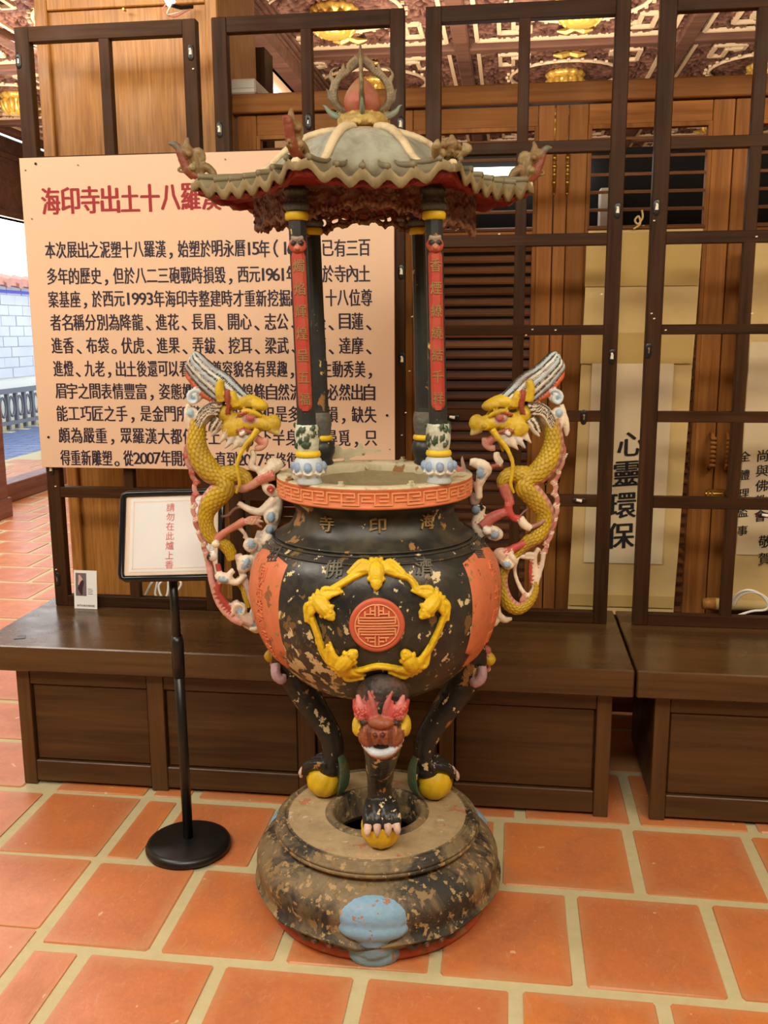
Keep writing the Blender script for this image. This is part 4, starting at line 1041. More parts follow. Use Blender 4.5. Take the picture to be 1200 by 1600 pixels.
# ---- legs
CR, PK, RD, GN, BL, YW, BK, WH = (214, 196, 166), (204, 120, 116), (176, 58, 52), (56, 92, 66), (112, 150, 176), (214, 178, 40), (40, 38, 36), (224, 216, 204)
def leg(deg, front):
    lg = bpy.data.objects.new('leg', None); COL.objects.link(lg); lg.parent = ib; lg.matrix_parent_inverse = Matrix.Translation(-Vector((CX, CY, PZ)))
    s = Sculpt(); P = lambda r_, u, z: (lambda d, t: Vector((CX, CY, 0))+d*r_+t*u+Z_*z)(pol(1, deg, 0)-Vector((CX, CY, 0)), (Vector((math.cos(R(deg+AZ)), math.sin(R(deg+AZ)), 0))))
    out = pol(1, deg, 0)-Vector((CX, CY, 0)); tan = Vector((math.cos(R(deg+AZ)), math.sin(R(deg+AZ)), 0))
    rr_ = [.052, .058, .054, .046, .038, .0335, .031, .033]
    s.stroke([P(.225, 0, .70), P(.268, 0, .668), P(.282, 0, .61), P(.250, 0, .545), P(.196, 0, .48), P(.150, 0, .42), P(.140, 0, .375), P(.146, 0, .335)], rr_, BK, .9, out, n=16)
    # paw
    s.ball(P(.150, 0, .328), (.036, .036, .026), BK, Matrix((tan, out, Z_)).transposed())
    for k, u in enumerate((-.030, -.010, .012, .031)):
        s.stroke([P(.145, u*.7, .345), P(.178, u*1.0, .348-.2*abs(u)), P(.205, u*1.1, .328), P(.214, u*1.15, .305)], [.016, .0155, .0145, .011], BK, n=8, sub=4)
    s.stroke([P(.12, 0, .35), P(.112, 0, .31), P(.125, 0, .282)], [.014, .012, .006], BK)
    s.build('shank', lg, .0032, 'leg_black', 1)
    c = Sculpt()
    for u in (-.030, -.010, .012, .031):
        c.stroke([P(.214, u*1.13, .322), P(.223, u*1.2, .308), P(.224, u*1.22, .294)], [.0105, .009, .0035], (214, 184, 166), n=8)
    c.build('claw', lg, .0022)
    b = MB(); c0 = P(.172, 0, .2885); M = Matrix((tan, out, Z_)).transposed(); V = []; Fc = []
    n, k = 64, 24
    for j in range(k+1):
        ph = math.pi*j/k
        for i in range(n):
            th = 2*math.pi*i/n; rad = .0505*(1-.085*(1-abs(math.sin(4*th+2.2*math.cos(ph)))**.35)*math.sin(ph))
            V.append(c0+M @ Vector((rad*math.sin(ph)*math.cos(th), rad*math.sin(ph)*math.sin(th), rad*math.cos(ph))))
    for j in range(k):
        for i in range(n): Fc.append((j*n+i, (j+1)*n+i, (j+1)*n+(i+1) % n, j*n+(i+1) % n))
    obj('ball', V, Fc, 'yellow_paint', lg, True)
    if not front:   # green leaf behind the ball
        g = Sculpt(); g.stroke([P(.13, 0, .40), P(.106, 0, .34), P(.108, 0, .285), P(.125, 0, .25)], [.008, .020, .024, .008], GN, .35, out); g.build('green_leaf', lg, .003)
    mk = Sculpt()
    if front:
        Q = lambda px, py, o=0: (lambda p: Vector((p.x, p.y-o, p.z)))(at(px, py, CY-.312))
        mk.ball(P(.276, .0, .668), (.064, .046, .066), BK, M, 20, 14)
        mk.ball(Q(597, 1142, -.004), (.056, .036, .032), (118, 62, 40)); mk.ball(Q(576, 1150, .006), (.024, .022, .022), (132, 72, 44)); mk.ball(Q(616, 1150, .006), (.024, .022, .022), (132, 72, 44)); mk.ball(Q(597, 1140, .018), (.016, .016, .014), (150, 84, 60))
        for k in range(7): mk.stroke([Q(572+k*8, 1128, .016), Q(571+k*8.3, 1140, .026), Q(574+k*7.6, 1158, .022)], [.003, .0034, .002], (110, 54, 38) if k % 2 else (150, 84, 58))
        mk.ball(Q(597, 1124, .012), (.032, .026, .016), (142, 78, 50))
        for sx in (-1, 1):
            X0 = 595
            mk.stroke([Q(X0+sx*8, 1118, .010), Q(X0+sx*9, 1104, .014), Q(X0+sx*13, 1091, .012), Q(X0+sx*19, 1078, .006)], [.009, .0075, .006, .003], (176, 92, 88))
            mk.stroke([Q(X0+sx*14, 1120, .010), Q(X0+sx*17, 1108, .012), Q(X0+sx*19, 1092, .008)], [.008, .007, .003], (190, 84, 80))
            for k, (ux, uy) in enumerate(((40, 1110), (43, 1095), (36, 1085), (30, 1100))):
                mk.stroke([Q(X0+sx*22, 1118, .004), Q(X0+sx*(22+(ux-22)*.6), 1118+(uy-1118)*.5, .010), Q(X0+sx*ux, uy, -.010 if ux > 38 else .002)], [.010, .011, .004], (RD if k % 2 else PK))
            mk.ball(Q(X0+sx*26, 1126, .010), .0095, (60, 34, 30)); mk.ball(Q(X0+sx*26, 1126, .017), .005, (20, 18, 18))
            mk.ball(Q(X0+sx*37, 1138, -.016), (.014, .024, .026), YW)
            mk.ball(Q(X0+sx*6, 1139, .034), .005, (90, 40, 30))
        mk.stroke([Q(564, 1155, .004), Q(580, 1168, .014), Q(597, 1172, .018), Q(614, 1168, .014), Q(629, 1154, .004)], [.005, .009, .010, .009, .005], (206, 218, 228))
        mk.stroke([Q(566, 1162, .003), Q(582, 1176, .010), Q(597, 1180, .012), Q(614, 1175, .010), Q(628, 1162, .003)], [.004, .005, .005, .005, .004], (190, 100, 92))
    else:
        P_ = P; P = lambda r_, u, z: P_(r_+.010, u*1.15, z-.034)
        mk.ball(P(0.288, 0, .672), (.050, .036, .044), (120, 104, 112), M, 16, 12)
        mk.ball(P(0.314, .0, .655), (.034, .028, .022), YW, M)
        for sx in (-1, 1):
            mk.ball(P(0.311, sx*.030, .66), (.020, .018, .018), YW, M)
            mk.stroke([P(0.276, sx*.05, .65), P(0.264, sx*.062, .625), P(0.248, sx*.058, .612), P(0.251, sx*.046, .622)], [.014, .014, .012, .008], (186, 150, 160))
            mk.ball(P(0.252, sx*.056, .616), .008, RD)
            mk.stroke([P(0.286, sx*.03, .70), P(0.301, sx*.036, .69), P(0.311, sx*.028, .68)], [.010, .010, .006], PK)
        mk.stroke([P(0.306, -.03, .632), P(0.324, 0, .628), P(0.306, .03, .632)], [.008, .010, .008], PK)
        mk.ball(P(0.326, .0, .618), (.012, .008, .010), WH); mk.ball(P(0.318, .02, .685), (.016, .012, .012), RD)
    mk.build('beast_mask', lg, .0024)
    return lg
leg(3, True); leg(-123, False); leg(115, False)

# ---- pavilion: columns, brackets, roof (leans slightly to the left as in the photograph)
SH = Matrix.Identity(4); SH[0][2] = -math.tan(R(1.5))
TILT = Matrix.Translation((CX, CY, 1.15)) @ SH @ Matrix.Rotation(R(AZ), 4, 'Z') @ Matrix.Translation((-CX, -CY, -1.15))
def tilt(o):
    o.data.transform(TILT); return o
COLS = [(-.151, -.165, 'fl'), (.150, -.165, 'fr'), (.134, .165, 'br'), (-.138, .165, 'bl')]
def oct_rot(n): return 0
for (dx, dy, k) in COLS:
    cx, cy = CX+dx, CY+dy; front = dy < 0
    co = MB().lathe([(.024, 1.285), (.0225, 1.30), (.0212, 1.5), (.0205, 1.74)], 8 if front else 12, (cx, cy), a0=R(22.5), a1=R(382.5)).build('column', 'column_black', ib); tilt(co)
    b1 = MB().lathe([(.0, 1.152), (.027, 1.152), (.030, 1.156), (.026, 1.165), (.028, 1.172), (.034, 1.184), (.035, 1.196), (.030, 1.210), (.025, 1.216)], 32, (cx, cy), cap1=True).build('lotus_base', 'lotus_paint' if front else 'column_black', co, True); tilt(b1)
    if front:
        MBp = Sculpt()
        for i in range(8):
            a = 2*math.pi*i/8; p = Vector((cx+.033*math.cos(a), cy+.033*math.sin(a), 1.193))
            MBp.ball(p, (.010, .010, .013), (136, 164, 196), None, 10, 7); MBp.stroke([p+Vector((-.010*math.sin(a), .010*math.cos(a), -.012)), p+Vector((0, 0, -.016))+Vector((math.cos(a), math.sin(a), 0))*.002, p+Vector((.010*math.sin(a), -.010*math.cos(a), -.012))], .0035, WH)
        MBp.ball((cx, cy, 1.186), (.0335, .0335, .024), (214, 214, 206), None, 24, 12)
        tilt(MBp.build('petal', co, .0024))
    tilt(MB().lathe([(.024, 1.214), (.029, 1.217), (.030, 1.222), (.028, 1.228), (.023, 1.230)], 28, (cx, cy)).build('yellow_ring', 'yellow_paint', co, True))
    gl = Sculpt(); gl.stroke([(cx, cy, 1.226), (cx, cy, 1.250), (cx, cy, 1.270), (cx, cy, 1.290)], [.0235, .0275, .0285, .0245], (196, 200, 180) if front else (88, 92, 84), up=(1, 0, 0), n=24)
    if front:
        rr = random.Random(int(abs(dx)*1e4))
        for i in range(26):
            a = rr.uniform(0, 6.28); z = rr.uniform(1.236, 1.284); p = Vector((cx+.027*math.cos(a), cy+.027*math.sin(a), z))
            gl.stroke([p, p+Vector((-.006*math.sin(a), .006*math.cos(a), .006)), p+Vector((-.008*math.sin(a), .008*math.cos(a), .012))], [.0035, .004, .002], (46, 74, 54))
    tilt(gl.build('sleeve', co, .0022))
    ct = MB().lathe([(.0205, 1.738), (.026, 1.741), (.027, 1.752), (.024, 1.756)], 24, (cx, cy)).build('yellow_ring', 'yellow_paint', co, True); tilt(ct)
    cp_ = Sculpt(); cp_.ball((cx, cy, 1.768), (.031, .031, .015), (84, 94, 100), None, 20, 10); cp_.stroke([(cx, cy, 1.765), (cx, cy, 1.81), (cx, cy, 1.84)], [.026, .022, .024], (52, 52, 48), up=(1, 0, 0), n=16); cp_.ball((cx, cy, 1.80), (.029, .029, .012), (60, 64, 62))
    tilt(cp_.build('capital', co, .003))
    if front:
        yf = cy-.0212*math.cos(R(22.5))
        V = []; zs = [1.322, 1.328, 1.335]+[1.335+(1.66-1.335)*k/10 for k in range(1, 11)]+[1.672]
        wd = [.009, .0135, .0155]+[.0155]*10+[.012]
        for z, w__ in zip(zs, wd):
            for x, o_ in ((-w__, -.0005+.004), (-w__*.55, -.0035), (w__*.55, -.0035), (w__, -.0005+.004)): V.append((cx+x, yf+o_-.001, z))
        Fc = [(4*j+i, 4*j+i+1, 4*j+5+i, 4*j+4+i) for j in range(len(zs)-1) for i in range(3)]+[(3, 2, 1, 0), tuple(range(4*len(zs)-4, 4*len(zs)))]
        pq_ = obj('couplet_plaque', V, Fc, 'column_red', co); tilt(pq_)
        ms = Sculpt(); ms.ball((cx, yf-.004, 1.684), (.020, .010, .018), (176, 70, 54)); ms.ball((cx-.008, yf-.013, 1.688), .005, BK); ms.ball((cx+.008, yf-.013, 1.688), .005, BK); ms.ball((cx, yf-.013, 1.678), (.007, .006, .006), (186, 110, 90)); ms.stroke([(cx-.013, yf-.008, 1.700), (cx, yf-.012, 1.697), (cx+.013, yf-.008, 1.700)], .005, (150, 130, 110))
        tilt(ms.build('lion_mask', co, .002))
        for i, ch in enumerate('燭焰輝煌呈五福' if dx < 0 else '香煙繚繞結千祥'):
            tilt(glyph(MB(), ch, Vector((cx, yf-.0042, 1.640-.0485*i)), X_, Z_, .030, .024, .014, .05).build('raised_character', 'char_gold', pq_))
# bracket valances between the columns: pierced carved panels
def valance(name, p0, p1, z0, z1, dense, parent=ib, holes=True, droop=.0):
    s = Sculpt(); p0 = Vector(p0); p1 = Vector(p1); d = (p1-p0); L = d.length; d.normalize(); nr = Vector((-d.y, d.x, 0)); rr = random.Random(name+str(dense))
    V, Fc = [], []
    P = lambda u, z, o=0: p0+d*u+nr*o+Z_*z
    s.stroke([P(0, z1), P(L/2, z1), P(L, z1)], .008, (92, 34, 26), up=nr)
    n = int(L/.022)
    low = lambda u: z0+(z1-z0)*(.42*max(0, math.sin(math.pi*u/L))**1.2)*(1-droop)+.006*math.sin(u*130)
    s.stroke([P(L*k/16, low(L*k/16)) for k in range(17)], .0062, (146, 108, 84), up=nr, n=8, sub=2)
    u = .004
    while u < L-.002:
        zl = low(u); z = zl
        while z < z1:
            a = rr.uniform(0, 6.28); r_ = .011 if not holes else .009
            s.stroke([P(u+r_*math.cos(a), z+r_*math.sin(a)), P(u+r_*.5*math.cos(a+1.3), z+r_*.5*math.sin(a+1.3), rr.uniform(-.004, .004)), P(u-r_*math.cos(a+.5), z-r_*math.sin(a+.5))], [.0035, .0045, .0035], rr.choice([(92, 34, 26), (112, 60, 44), (74, 30, 24), (124, 92, 72)]), up=nr, n=6, sub=2)
            z += .012 if not holes else .0155
        u += .0125 if not holes else .015
    if not holes:
        W_ = 24; V = []; Fc = []
        for k in range(W_+1):
            u = L*k/W_; V += [P(u, low(u), -.0025), P(u, z1, -.0025), P(u, z1, .0035), P(u, low(u), .0035)]
        for k in range(W_):
            for j in range(4): Fc.append((4*k+j, 4*k+(j+1) % 4, 4*k+4+(j+1) % 4, 4*k+4+j))
        Fc += [(3, 2, 1, 0), (4*W_, 4*W_+1, 4*W_+2, 4*W_+3)]; s.add(V, Fc, (86, 32, 26))
    return tilt(s.build(name, parent, .0024, 'bracket_paint' if False else 'carved_paint', 1))
fl, fr_, br, bl_ = [(CX+a, CY+b, 0) for a, b, _ in COLS]
lft, rgt = (CX-.262, CY, 0), (CX+.258, CY, 0)
valance('valance', fl, fr_, 1.745, 1.815, 1, holes=False)
valance('valance', lft, fl, 1.735, 1.815, 2, holes=False, droop=.5)
valance('valance', fr_, rgt, 1.725, 1.815, 3, holes=False, droop=.5)
valance('valance', bl_, br, 1.742, 1.815, 4, holes=True)
valance('valance', lft, bl_, 1.735, 1.815, 5, holes=True, droop=.5)
valance('valance', br, rgt, 1.735, 1.815, 6, holes=True, droop=.5)

# ---- roof
RV = [(Matrix.Rotation(R(4.5), 3, 'Z') @ Vector((*v, 0))) for v in ((-.165, -.305), (.165, -.305), (.405, 0), (.165, .305), (-.165, .305), (-.405, 0))]
NR = [6, 7, 6, 7, 6, 7]
def rprof(t):
    # height along the slope: dome then flaring eave, t 0 ring .. 1 edge
    pts = [(0, 1.952), (.10, 1.947), (.22, 1.934), (.36, 1.903), (.48, 1.868), (.60, 1.845), (.72, 1.834), (.86, 1.824), (1.0, 1.819)]
    for (a, za), (b, zb) in zip(pts[:-1], pts[1:]):
        if t <= b:
            k = (t-a)/(b-a); return za+(zb-za)*k
    return pts[-1][1]
rp_t = [0, .05, .1, .16, .22, .29, .36, .42, .48, .54, .6, .68, .76, .84, .92, 1.0]
RING = .060
def roof_pt(sec, s_, t, dz=0.0, wave=True, rscale=1.0):
    """sector sec, s_ in [-1,1] along the eave, t from the ring to the eave"""
    A, B = RV[sec], RV[(sec+1) % 6]; e = A.lerp(B, (s_+1)/2); e = e*(1-.035*(1-s_*s_)*1.0)*rscale
    aA = A.to_2d().normalized() if False else A.normalized(); aB = B.normalized(); i_ = aA.lerp(aB, (s_+1)/2).normalized()*RING
    p = i_.lerp(e, t)
    n = NR[sec]; amp = .0100*max(0, min(1, (t-.40)/.42))
    wv = -amp*math.cos(math.pi*n*(s_+1)) if wave else 0
    lift = .028*abs(s_)**3.0*t**3
    return Vector((CX+p.x, CY+p.y, rprof(t)+lift+wv+dz))
DOME, TILEC, EDGE = lin((160, 160, 144)), lin((118, 108, 82)), lin((144, 128, 92))
V = []; Fc = []; cols = []; NSEG = 40; rt_ = smooth = [x for x in np.linspace(0, 1, 34)]
V2 = []; F2 = []
for sec in range(6):
    b = len(V)
    for t in rt_:
        for i in range(NSEG+1):
            s_ = -1+2*i/NSEG; V.append(roof_pt(sec, s_, t))
            k = max(0, min(1, (t-.35)/.35)); kk = mnoise.noise(V[-1]*14)*.5+.5; c0 = [DOME[j]*(1-k)+TILEC[j]*k for j in range(3)]
            cols.append([c0[j]*(.8+.4*kk) for j in range(3)]+[1])
    for j in range(len(rt_)-1):
        for i in range(NSEG):
            a = b+j*(NSEG+1)+i; Fc.append((a, a+NSEG+1, a+NSEG+2, a+1)[::-1])
rf = obj('roof', V, Fc, 'roof_paint', ib, True); colored(rf, cols); tilt(rf)
# eave fringe following the tile waves
V = []; Fc = []; cols = []
for sec in range(6):
    b = len(V)
    for i in range(NSEG+1):
        s_ = -1+2*i/NSEG; wv = -.0100*math.cos(math.pi*NR[sec]*(s_+1)); p = roof_pt(sec, s_, 1.0); q_ = roof_pt(sec, s_, .975, wave=False)
        lowz = p.z-wv*.1-.023+.006*abs(s_)**3
        V += [p, Vector((p.x, p.y, lowz)), Vector((q_.x, q_.y, lowz)), Vector((q_.x, q_.y, p.z-.004))]
        kk = mnoise.noise(p*30)*.5+.5
        cols += [[EDGE[j]*(.7+.6*kk) for j in range(3)]+[1]]*4
    for i in range(NSEG):
        for j in range(3): a = b+4*i; Fc.append((a+j, a+4+j, a+5+j, a+1+j)[::-1])
ef = obj('eave_fringe', V, Fc, 'roof_paint', rf, True); colored(ef, cols); tilt(ef)
# red underside
V = []; Fc = []
for sec in range(6):
    b = len(V)
    for t in (.0, .45, .6, .8, .975):
        for i in range(NSEG+1):
            s_ = -1+2*i/NSEG; p = roof_pt(sec, s_, t, wave=False); w2 = .006*math.cos(math.pi*NR[sec]*(s_+1))
            zc = 1.812 if t <= .6 else 1.812+(p.z-.022-1.812)*((t-.6)/.375)
            V.append(Vector((p.x, p.y, zc+w2*max(0, (t-.6)/.4))))
    for j in range(4):
        for i in range(NSEG):
            a = b+j*(NSEG+1)+i; Fc.append((a, a+1, a+NSEG+2, a+NSEG+1)[::-1])
us = obj('red_underside', V, Fc, 'eave_red', rf, True); tilt(us)
# red board under the fringe, hanging lower than it
V = []; Fc = []
for sec in range(6):
    b = len(V)
    for i in range(NSEG+1):
        s_ = -1+2*i/NSEG; p = roof_pt(sec, s_, .955, wave=False); z0 = p.z-.012; z1 = z0-.019-.003*math.cos(math.pi*NR[sec]*(s_+1)*1.0)
        g = roof_pt(sec, s_, .90, wave=False)
        V += [Vector((p.x, p.y, z0)), Vector((p.x, p.y, z1)), Vector((g.x, g.y, z1+.002)), Vector((g.x, g.y, z0))]
    for i in range(NSEG):
        for j in range(3): a = b+4*i; Fc.append((a+j, a+4+j, a+5+j, a+1+j)[::-1])
eb = obj('eave_board', V, Fc, 'eave_red', rf, True); tilt(eb)
# tile roll ends
for sec in range(6):
    n = NR[sec]
    for k in range(n):
        s_ = -1+2*(k+.5)/n
        if abs(s_) > .97: continue
        pts = [roof_pt(sec, s_, t, dz=.001, wave=True)+Z_*.0015 for t in (.56, .66, .76, .87, .99)]
        pts.append(pts[-1]+(pts[-1]-pts[-2])*.12)
        ro_ = MB().tube(pts, [.002, .005, .0068, .0072, .0072, .0072], 10, up=(0, 0, 1)).build('tile_roll', 'roof_paint', rf, True)
        colored(ro_, [list(TILEC)]*len(ro_.data.vertices)); tilt(ro_)
# hips: thick cream ribs running down to each corner, ending in a curled leaf finial
HC = (206, 186, 148)
for k in range(6):
    s = Sculpt(); sec = k
    pts = [roof_pt(sec, -1, t)+Z_*.004 for t in (0.0, .1, .22, .36, .48, .6, .74, .88, .99)]
    s.stroke(pts, [.013, .0135, .0125, .011, .010, .009, .008, .009, .010], HC, .75, Z_, n=12)
    v = RV[k].normalized(); d = Vector((v.x, v.y, 0)); e = pts[-1]
    tilt(s.build('hip_rib', rf, .003, 'carved_paint'))
    o = Sculpt(); q = lambda a, b, c=0: e+d*a+Z_*b+Vector((-d.y, d.x, 0))*c
    C1, C2 = (124, 100, 62), (142, 124, 84)
    if k == 1:
        q_ = q; q = lambda a, b, c=0: q_(a*.8-.012, b*.55, c*1.6)
        for c in (-.02, 0, .02): o.stroke([q(-.03, .01, c*.6), q(-.01, .04, c), q(.01, .055, c*1.3), q(.0, .075, c)], [.009, .010, .008, .003], C2)
    else: o.stroke([q(-.05, .004), q(-.02, .008), q(.004, .022), q(.016, .045), q(.024, .070), q(.030, .080)], [.008, .011, .012, .011, .0105, .006], (122, 56, 36), .8)
    if k in (2, 5): o.stroke([q(.022, .07), q(.034, .082), q(.048, .084)], [.009, .008, .003], (96, 100, 84))
    o.stroke([q(-.01, .02), q(-.012, .045), q(-.002, .062), q(.012, .068), q(.016, .082)], [.010, .012, .013, .012, .004], C1)
    o.stroke([q(-.005, .058), q(-.020, .066), q(-.028, .052), q(-.018, .045)], [.010, .011, .008, .005], C2)
    o.stroke([q(.0, .065), q(.006, .085), q(.002, .098)], [.009, .007, .003], C1)
    o.stroke([q(-.055, .006), q(-.045, .026), q(-.030, .034), q(-.026, .020)], [.008, .010, .009, .005], C1)
    o.ball(q(-.005, .03, .012), .009, C2); o.ball(q(-.005, .03, -.012), .009, C2); o.ball(q(.0, .06, .012), .008, C1); o.ball(q(.0, .06, -.012), .008, C1)
    o.stroke([q(.010, .024), q(.022, .022), q(.030, .026), q(.022, .032), q(.014, .028)], [.003]*5, C1, n=6)
    tilt(o.build('corner_finial', rf, .0024))
# ring at the neck and finial
nk = MB().lathe([(.062, 1.938), (.066, 1.945), (.063, 1.952), (.055, 1.956), (.05, 1.958)], 40, (CX, CY)).build('neck_ring', 'roof_paint', rf, True); colored(nk, [list(lin((176, 140, 104)))]*len(nk.data.vertices)); tilt(nk)
s = Sculpt(); s.ball((CX, CY, 1.975), (.059, .059, .027), (168, 140, 78), None, 32, 16)
rr = random.Random(11)
for i in range(46):
    a = 2*math.pi*i/46+rr.uniform(-.05, .05); z = rr.choice([1.964, 1.977, 1.987]); r_ = .056 if z < 1.98 else .048
    p = Vector((CX+r_*math.cos(a), CY+r_*math.sin(a), z)); t_ = Vector((-math.sin(a), math.cos(a), 0))
    s.stroke([p-t_*.006, p+Z_*.004, p+t_*.004+Z_*.001, p+t_*.001-Z_*.003], [.0035, .004, .0035, .002], (186, 156, 82), n=6, sub=3)
tilt(s.build('cloud_cushion', rf, .0022))
s = Sculpt(); q = [(r_, z) for r_, z in ((.0, 1.99), (.030, 1.991), (.040, 2.004), (.0425, 2.018), (.039, 2.034), (.030, 2.050), (.018, 2.064), (.006, 2.074), (.0, 2.076))]
pk = MB().lathe([tuple(x) for x in smooth_pts(q, 4)], 40, (CX, CY)).build('flaming_pearl', 'carved_paint', rf, True)
cl_ = []
for v in pk.data.vertices:
    k = mnoise.noise(v.co*38)*.5+.5+(2.02-v.co.z)*9; k = max(0, min(1, k)); a = lin((176, 48, 46)); b = lin((160, 122, 88)); cl_.append([a[j]*k+b[j]*(1-k) for j in range(3)]+[1])
colored(pk, cl_); tilt(pk)
def FP(cx_, cy_, ang):   # crop pixels of the left flame -> radial plane
    r_ = (585-cx_)/7.5*.00147; z = 1.991+(945-cy_)/7.5*.00138
    return Vector((CX+r_*math.cos(ang), CY+r_*math.sin(ang), z))
for ang in (0, math.pi/2, math.pi, 3*math.pi/2):
    s = Sculpt(); T = Vector((-math.sin(ang), math.cos(ang), 0)); G1, G2 = (100, 84, 56), (134, 116, 82); u_ = .00142/7.5
    S = lambda pts, rad, c: s.stroke([FP(*p, ang) for p in pts], [r_*u_ for r_ in rad], c, .75, T, n=8, sub=4)
    S([(460, 900), (380, 890), (290, 830), (262, 730), (280, 600), (340, 500), (430, 420), (530, 360), (590, 300)], [38, 50, 52, 44, 40, 36, 32, 28, 24], G1)
    S([(290, 830), (210, 760), (195, 680), (165, 620)], [34, 30, 22, 8], G1)
    S([(270, 740), (235, 640), (250, 540), (240, 470)], [30, 30, 24, 8], G2)
    S([(285, 620), (300, 520), (355, 440), (372, 380), (383, 320)], [28, 34, 34, 22, 6], G2)
    S([(250, 560), (215, 480), (250, 400), (330, 375)], [16, 18, 16, 6], G2)
    S([(350, 500), (440, 420), (450, 340), (515, 270), (522, 220)], [28, 36, 34, 26, 6], G2)
    S([(470, 400), (545, 330), (575, 230), (592, 150), (590, 100)], [26, 34, 26, 16, 6], G1)
    S([(460, 955), (360, 975), (260, 950), (190, 900), (150, 840), (112, 818)], [20, 34, 44, 34, 18, 6], (120, 130, 110))
    S([(300, 960), (330, 900), (270, 860)], [20, 22, 8], (150, 130, 84))
    tilt(s.build('flame', rf, .0022))

# ================================================================== DRAGON HANDLES
PXM = .00156
YEL, YED, PNK, REDD, CRM, BLU, GRY, DRK, ORG = (206, 172, 36), (168, 140, 34), (206, 150, 138), (172, 66, 58), (224, 208, 184), (140, 164, 184), (170, 176, 170), (48, 54, 50), (198, 92, 50)
def scaly(name, parent, P, path, belly_dir, pitch=7.0, nv=14, flatk=1.0):
    """path: (px,py,off,radius px). Tube with overlapping raised scales on the back and a smooth pink belly."""
    q = smooth_pts(path, 14); pts = [P(a, b, c) for a, b, c, r_ in q]; rad = [r_*PXM for *_, r_ in q]
    L = [0]
    for a, b in zip(pts[:-1], pts[1:]): L.append(L[-1]+(b-a).length)
    n = 84; V = []; cols = []; fr = frames(pts, (0, 1, 0))
    pm = pitch*PXM; yl, yd, pk, rd = [np.array(lin(c)) for c in (YEL, (146, 116, 22), PNK, REDD)]
    # resample densely along the length
    N = int(L[-1]/(pm/9)); us = np.linspace(0, L[-1], N+1); idx = np.searchsorted(L, us).clip(1, len(L)-1)
    for u, i in zip(us, idx):
        k = (u-L[i-1])/max(1e-9, L[i]-L[i-1]); c = pts[i-1].lerp(pts[i], k); r_ = rad[i-1]*(1-k)+rad[i]*k
        a = fr[i-1][1].lerp(fr[i][1], k).normalized(); b = fr[i-1][2].lerp(fr[i][2], k).normalized()
        su = u/pm
        for j in range(n):
            th = 2*math.pi*j/n; dirv = a*math.cos(th)+b*math.sin(th)
            bel = math.sin(th)*belly_dir     # +1 on the inner side
            sv = j/n*nv; h = 0.0
            row = math.floor(su)
            for rw in (row-1, row, row+1):
                off = .5*(rw % 2); cc = (sv-off) % 1.0; cc = min(cc, 1-cc)*2*1.06
                du = (su-rw)/1.55
                if -.05 <= du <= 1:
                    rr_ = math.hypot(cc, max(0, du-.45)/.55)
                    if rr_ < 1: h = max(h, (.25+.75*du)*(1-rr_**6))
            kb = max(0, min(1, (bel-.55)/.2)); taper = 1
            hh = h*(1-kb)
            rad_ = r_*(1+.0)+hh*pm*.34
            V.append(c+dirv*rad_)
            col = (yd*(1-h)+yl*h)*(1-kb)+(pk*(.5+.5*math.sin(su*2.2)**2)+rd*.15)*kb
            cols.append([*col[:3], 1])
    M_ = N+1; Fc = [(j*n+k, j*n+(k+1) % n, (j+1)*n+(k+1) % n, (j+1)*n+k) for j in range(N) for k in range(n)]
    Fc += [tuple(range(n))[::-1], tuple(N*n+k for k in range(n))]
    o = obj(name, V, Fc, 'carved_paint', parent, True); colored(o, cols)
    bm = bmesh.new(); bm.from_mesh(o.data); bmesh.ops.recalc_face_normals(bm, faces=bm.faces); bm.to_mesh(o.data); bm.free()
    return o
def at_burner(x, y, back=0.0):
    # point on the upright plane through the burner's axis that faces the photographer
    n = Vector((math.sin(R(AZ)), -math.cos(R(AZ)), 0)); d = ray(x, y); t = (Vector((CX, CY, CAMH))-CAM).dot(n)/d.dot(n)
    return CAM+d*t-n*back
